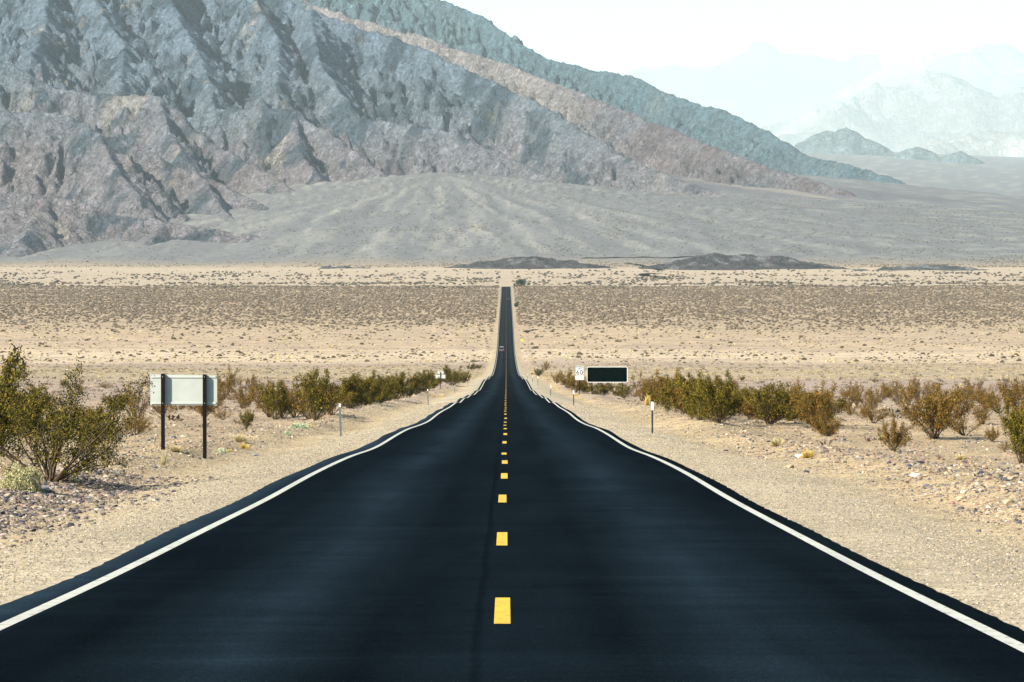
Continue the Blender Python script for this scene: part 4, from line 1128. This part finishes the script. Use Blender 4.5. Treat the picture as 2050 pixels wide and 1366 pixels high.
sp += stones(70000, 24, 120, .006, .019, side(4.5, 9), lambda x, y: .3 + .7 * sstep(6, 8, np.abs(x)), c_st[:3] + c_st[3:5])
OC = []
for i in range(6):
    r = np.random.default_rng(860 + i)
    OC.append((np.array([(1,0,0),(0,1,0),(-1,0,0),(0,-1,0),(0,0,1),(0,0,-1)], float) * r.uniform(.7, 1.3, (6, 1)) * np.array([1, .85, r.uniform(.55, .8)]) + r.uniform(-.15, .15, (6, 3)),
        np.array([(0,1,4),(1,2,4),(2,3,4),(3,0,4),(1,0,5),(2,1,5),(3,2,5),(0,3,5)]), np.full(6, 1.0)))
def gravel(n, y0, y1, smin, smax, lo, hi, dens=None, pal=None):
    y = rs.uniform(y0 ** .5, y1 ** .5, n) ** 2; x = rs.choice([-1, 1], n) * (lo + rs.random(n) * (np.minimum(hi, .165 * y + 2) - lo)); x = x - .42 * (x < 0)
    if dens is not None: k = rs.random(n) < dens(x, y); x, y = x[k], y[k]
    n = len(x); z = gz(x, y); S = (smin + rs.random(n) ** 2.2 * (smax - smin)) * (1 + y / 200)
    col = np.array(pal or c_st)[rs.integers(0, len(pal or c_st), n)] * rs.uniform(.75, 1.25, (n, 1)); t = rs.integers(0, 6, n); out = []
    for i in range(6):
        k = t == i; out.append(instances(*OC[i], np.stack([x, y, z + S * .2], -1)[k], S[k], rs.uniform(0, 6.28, k.sum()), col[k], rs.uniform(.8, 1.1, k.sum())))
    return out
c_gr = [(.36, .295, .20), (.40, .33, .23), (.29, .24, .165), (.21, .18, .135), (.33, .26, .17), (.12, .11, .10), (.44, .38, .28), (.27, .20, .13)]
sp += gravel(170000, 22, 120, .0045, .013, 3.86, 7.4, None, c_gr)
sp += gravel(50000, 110, 300, .008, .018, 3.95, 9.5, None, c_gr)
sp += gravel(110000, 30, 220, .007, .024, 7.0, 30, lambda x, y: .4 + .6 * sstep(-.4, .3, noise(x / 2, y / 5, 960)))
# rubble bank thrown up on the left verge
def bank(n, y): return -(8.0 + .9 * rs.normal(size=n) + .25)
sp += stones(15000, 36, 75, .010, .055, bank, None, [(.10,.085,.07),(.15,.12,.09),(.22,.17,.14),(.05,.05,.065),(.32,.27,.22),(.18,.13,.11)], 2.0)
def bankr(n, y): return 10.2 + 1.2 * rs.normal(size=n)
sp += stones(7000, 50, 130, .012, .06, bankr, None, c_st, 2.4)
gr = merge("rubble", sp, tint_mat("stone", .9, .25, 30.0)); tag(gr, "loose stones and rubble strewn over the desert beside the road", "rubble", None, 'stuff')
print("stone faces", len(gr.data.polygons))

# single rocks
M_stone = tint_mat("rock_face", .9, .3, 9.0)
def rock_me(seed, col):
    r = np.random.default_rng(seed); V, Fc = iv.copy(), if_.copy()
    for _ in range(2):
        mids = {}; V = list(map(np.array, V)); NF = []
        def mid(a, b_):
            k = (min(a, b_), max(a, b_))
            if k not in mids: q = V[a] + V[b_]; V.append(q / np.linalg.norm(q)); mids[k] = len(V) - 1
            return mids[k]
        for a, b_, c in Fc:
            ab, bc, ca = mid(a, b_), mid(b_, c), mid(c, a); NF += [(a, ab, ca), (b_, bc, ab), (c, ca, bc), (ab, bc, ca)]
        Fc = NF
    V = np.array(V)
    for _ in range(9):               # chip flat facets off the ball
        nrm = r.normal(size=3); nrm /= np.linalg.norm(nrm); dd = V @ nrm; cut = r.uniform(.55, .85); k = dd > cut; V[k] -= np.outer(dd[k] - cut, nrm)
    V = V * np.array([1, r.uniform(.6, .9), r.uniform(.45, .7)]) + r.normal(size=V.shape) * .015
    return np_mesh("rock", V, np.array(Fc), M_stone, False, np.tile(np.array([col]), (len(V), 1)))
def rock(px, py, wp, me, label, group="larger rocks on the stony ground"):
    x, y, z = place(px, py); s = wp * y / F / 2
    o = link("rock", me); o.location = (x, y, z + s * .25); o.scale = (s,) * 3; o.rotation_euler = (0, 0, rb.uniform(-.5, .5)); tag(o, label, "rock", group)
RW, RG, RB_, RT, RR = rock_me(1, (.48, .44, .40)), rock_me(2, (.17, .17, .18)), rock_me(3, (.07, .085, .12)), rock_me(4, (.34, .26, .17)), rock_me(5, (.20, .11, .07))
rock(1602, 917, 22, RW, "bright white rock touching the golden grass tuft")
rock(1490, 876, 9, RB_, "small blue grey rock on the verge below the tallest right bush")
rock(1456, 871, 7, RW, "small whitish stone left of the small blue grey rock")
rock(1581, 938, 20, RT, "flat tan slab down the slope from the golden tuft")
rock(1834, 957, 25, RW, "whitish broken rock in the middle of the right stones")
rock(1822, 935, 13, RB_, "dark blue rock just above the whitish broken rock")
rock(1817, 967, 10, RR, "reddish brown stone left of the whitish broken rock")
rock(1941, 887, 9, RB_, "dark boulder among stones right of the golden olive bush")
rock(1966, 955, 11, RG, "dark grey stone in the rubble right of the whitish broken rock")
rock(2018, 1010, 27, RT, "large rounded tan rock low at the right edge")
rock(2025, 962, 20, RT, "tan slab near the right edge above the large rounded rock")
rock(1925, 1002, 26, RT, "flat brown tan slab left of the large rounded tan rock")
rock(1880, 985, 13, RG, "pale blue grey cobble between the flat slab and the whitish rock")
rock(1866, 982, 11, RG, "grey cobble next to the pale blue grey cobble")
rock(1660, 868, 10, RB_, "dark blue stone right under the bare footed olive bush")
rock(1690, 882, 12, RG, "grey boulder in the gap between the right bushes")
rock(1672, 882, 10, RR, "red brown stone beside the grey boulder in the right gap")
rock(1803, 909, 10, RB_, "blue grey stone at the foot of the slim bush")
rock(512, 914, 14, RG, "pale grey boulder on the left verge below the orange cushion")
rock(88, 984, 28, RG, "flat shaded grey rock at the foot of the big creosote bush")
rock(14, 996, 20, RT, "tan stone before the pale cream shrub")
rock(38, 993, 13, RR, "reddish stone before the pale cream shrub")
rock(348, 878, 14, RB_, "dark blue rock between the two sign posts")
rock(305, 880, 9, RB_, "small dark rock left of the sign posts' gap")
rock(235, 950, 14, RG, "grey rock under the right branches of the big bush")
rock(262, 962, 12, RB_, "dark cobble on the rubble bank at left")
rock(180, 1000, 13, RG, "pale cobble lying on the left rubble bank")
rock(120, 1010, 12, RB_, "dark blue cobble on the left rubble bank near the edge")

# far pieces of the road, seen again where it climbs beyond the flats
def far_road(pix, width):
    P = []
    for px, py in pix:
        x, y, z = place(px, py, 3200, 7000); P.append((x, y))
    P = np.array(P); t = np.linspace(0, 1, 60); s_ = np.linspace(0, 1, len(P)); X = np.interp(t, s_, P[:, 0]); Y = np.interp(t, s_, P[:, 1])
    dx, dy = np.gradient(X), np.gradient(Y); L = np.hypot(dx, dy); nx, ny = -dy / L, dx / L
    V = []
    for k in (-1, 1):
        xx, yy = X + nx * k * width / 2, Y + ny * k * width / 2; V.append(np.stack([xx, yy, np.maximum(gz(xx, yy), gz(X, Y)) + .35], -1))
    V = np.stack(V, 1).reshape(-1, 3); me = np_mesh("road_beyond", V, grid_faces(60, 2), M_asphalt, True)
    tag(link("road_beyond", me), kind='structure')
far_road([(1325, 557), (1318, 554.5), (1300, 553.5), (1288, 551.5), (1290, 549), (1305, 548), (1322, 547.5)], 11)
far_road([(1325, 542), (1305, 537), (1280, 531), (1255, 527)], 9)
far_road([(1165, 518), (1230, 516), (1300, 515.5), (1400, 515)], 9)
# ------------------------------------------------------------------ overall reflectance of the place
for m in bpy.data.materials:
    if not m.use_nodes: continue
    nt = m.node_tree; b = nt.nodes.get("Principled BSDF")
    if b is None: continue
    i = b.inputs["Base Color"]
    if i.is_linked:
        src = i.links[0].from_socket; nt.links.new(mixc(nt, 1.0, src, (ALB, ALB, ALB), 'MULTIPLY'), i)
    else: i.default_value = tuple(c * ALB for c in i.default_value[:3]) + (1,)
# ------------------------------------------------------------------ the dusty air
m = bpy.data.materials.new("dusty_air"); m.use_nodes = True; nt = m.node_tree; nt.nodes.clear()
out = nt.nodes.new("ShaderNodeOutputMaterial"); pv = nt.nodes.new("ShaderNodeVolumePrincipled")
pv.inputs["Color"].default_value = HAZE_COL
pv.inputs["Density"].default_value = HAZE_D
pv.inputs["Anisotropy"].default_value = 0.0
nt.links.new(pv.outputs[0], out.inputs["Volume"])
x, y0, y1, z0, z1 = 90000, -2000, 125000, -60, 6200
V = [(sx, sy, sz) for sz in (z0, z1) for sy in (y0, y1) for sx in (-x, x)]
Fc = [(0, 2, 3, 1), (4, 5, 7, 6), (0, 1, 5, 4), (2, 6, 7, 3), (0, 4, 6, 2), (1, 3, 7, 5)]
me = bpy.data.meshes.new("haze"); me.from_pydata(V, [], Fc); me.materials.append(m)
hz = link("haze", me); tag(hz, 'thin dusty desert air veiling the mountains', None, None, 'stuff')
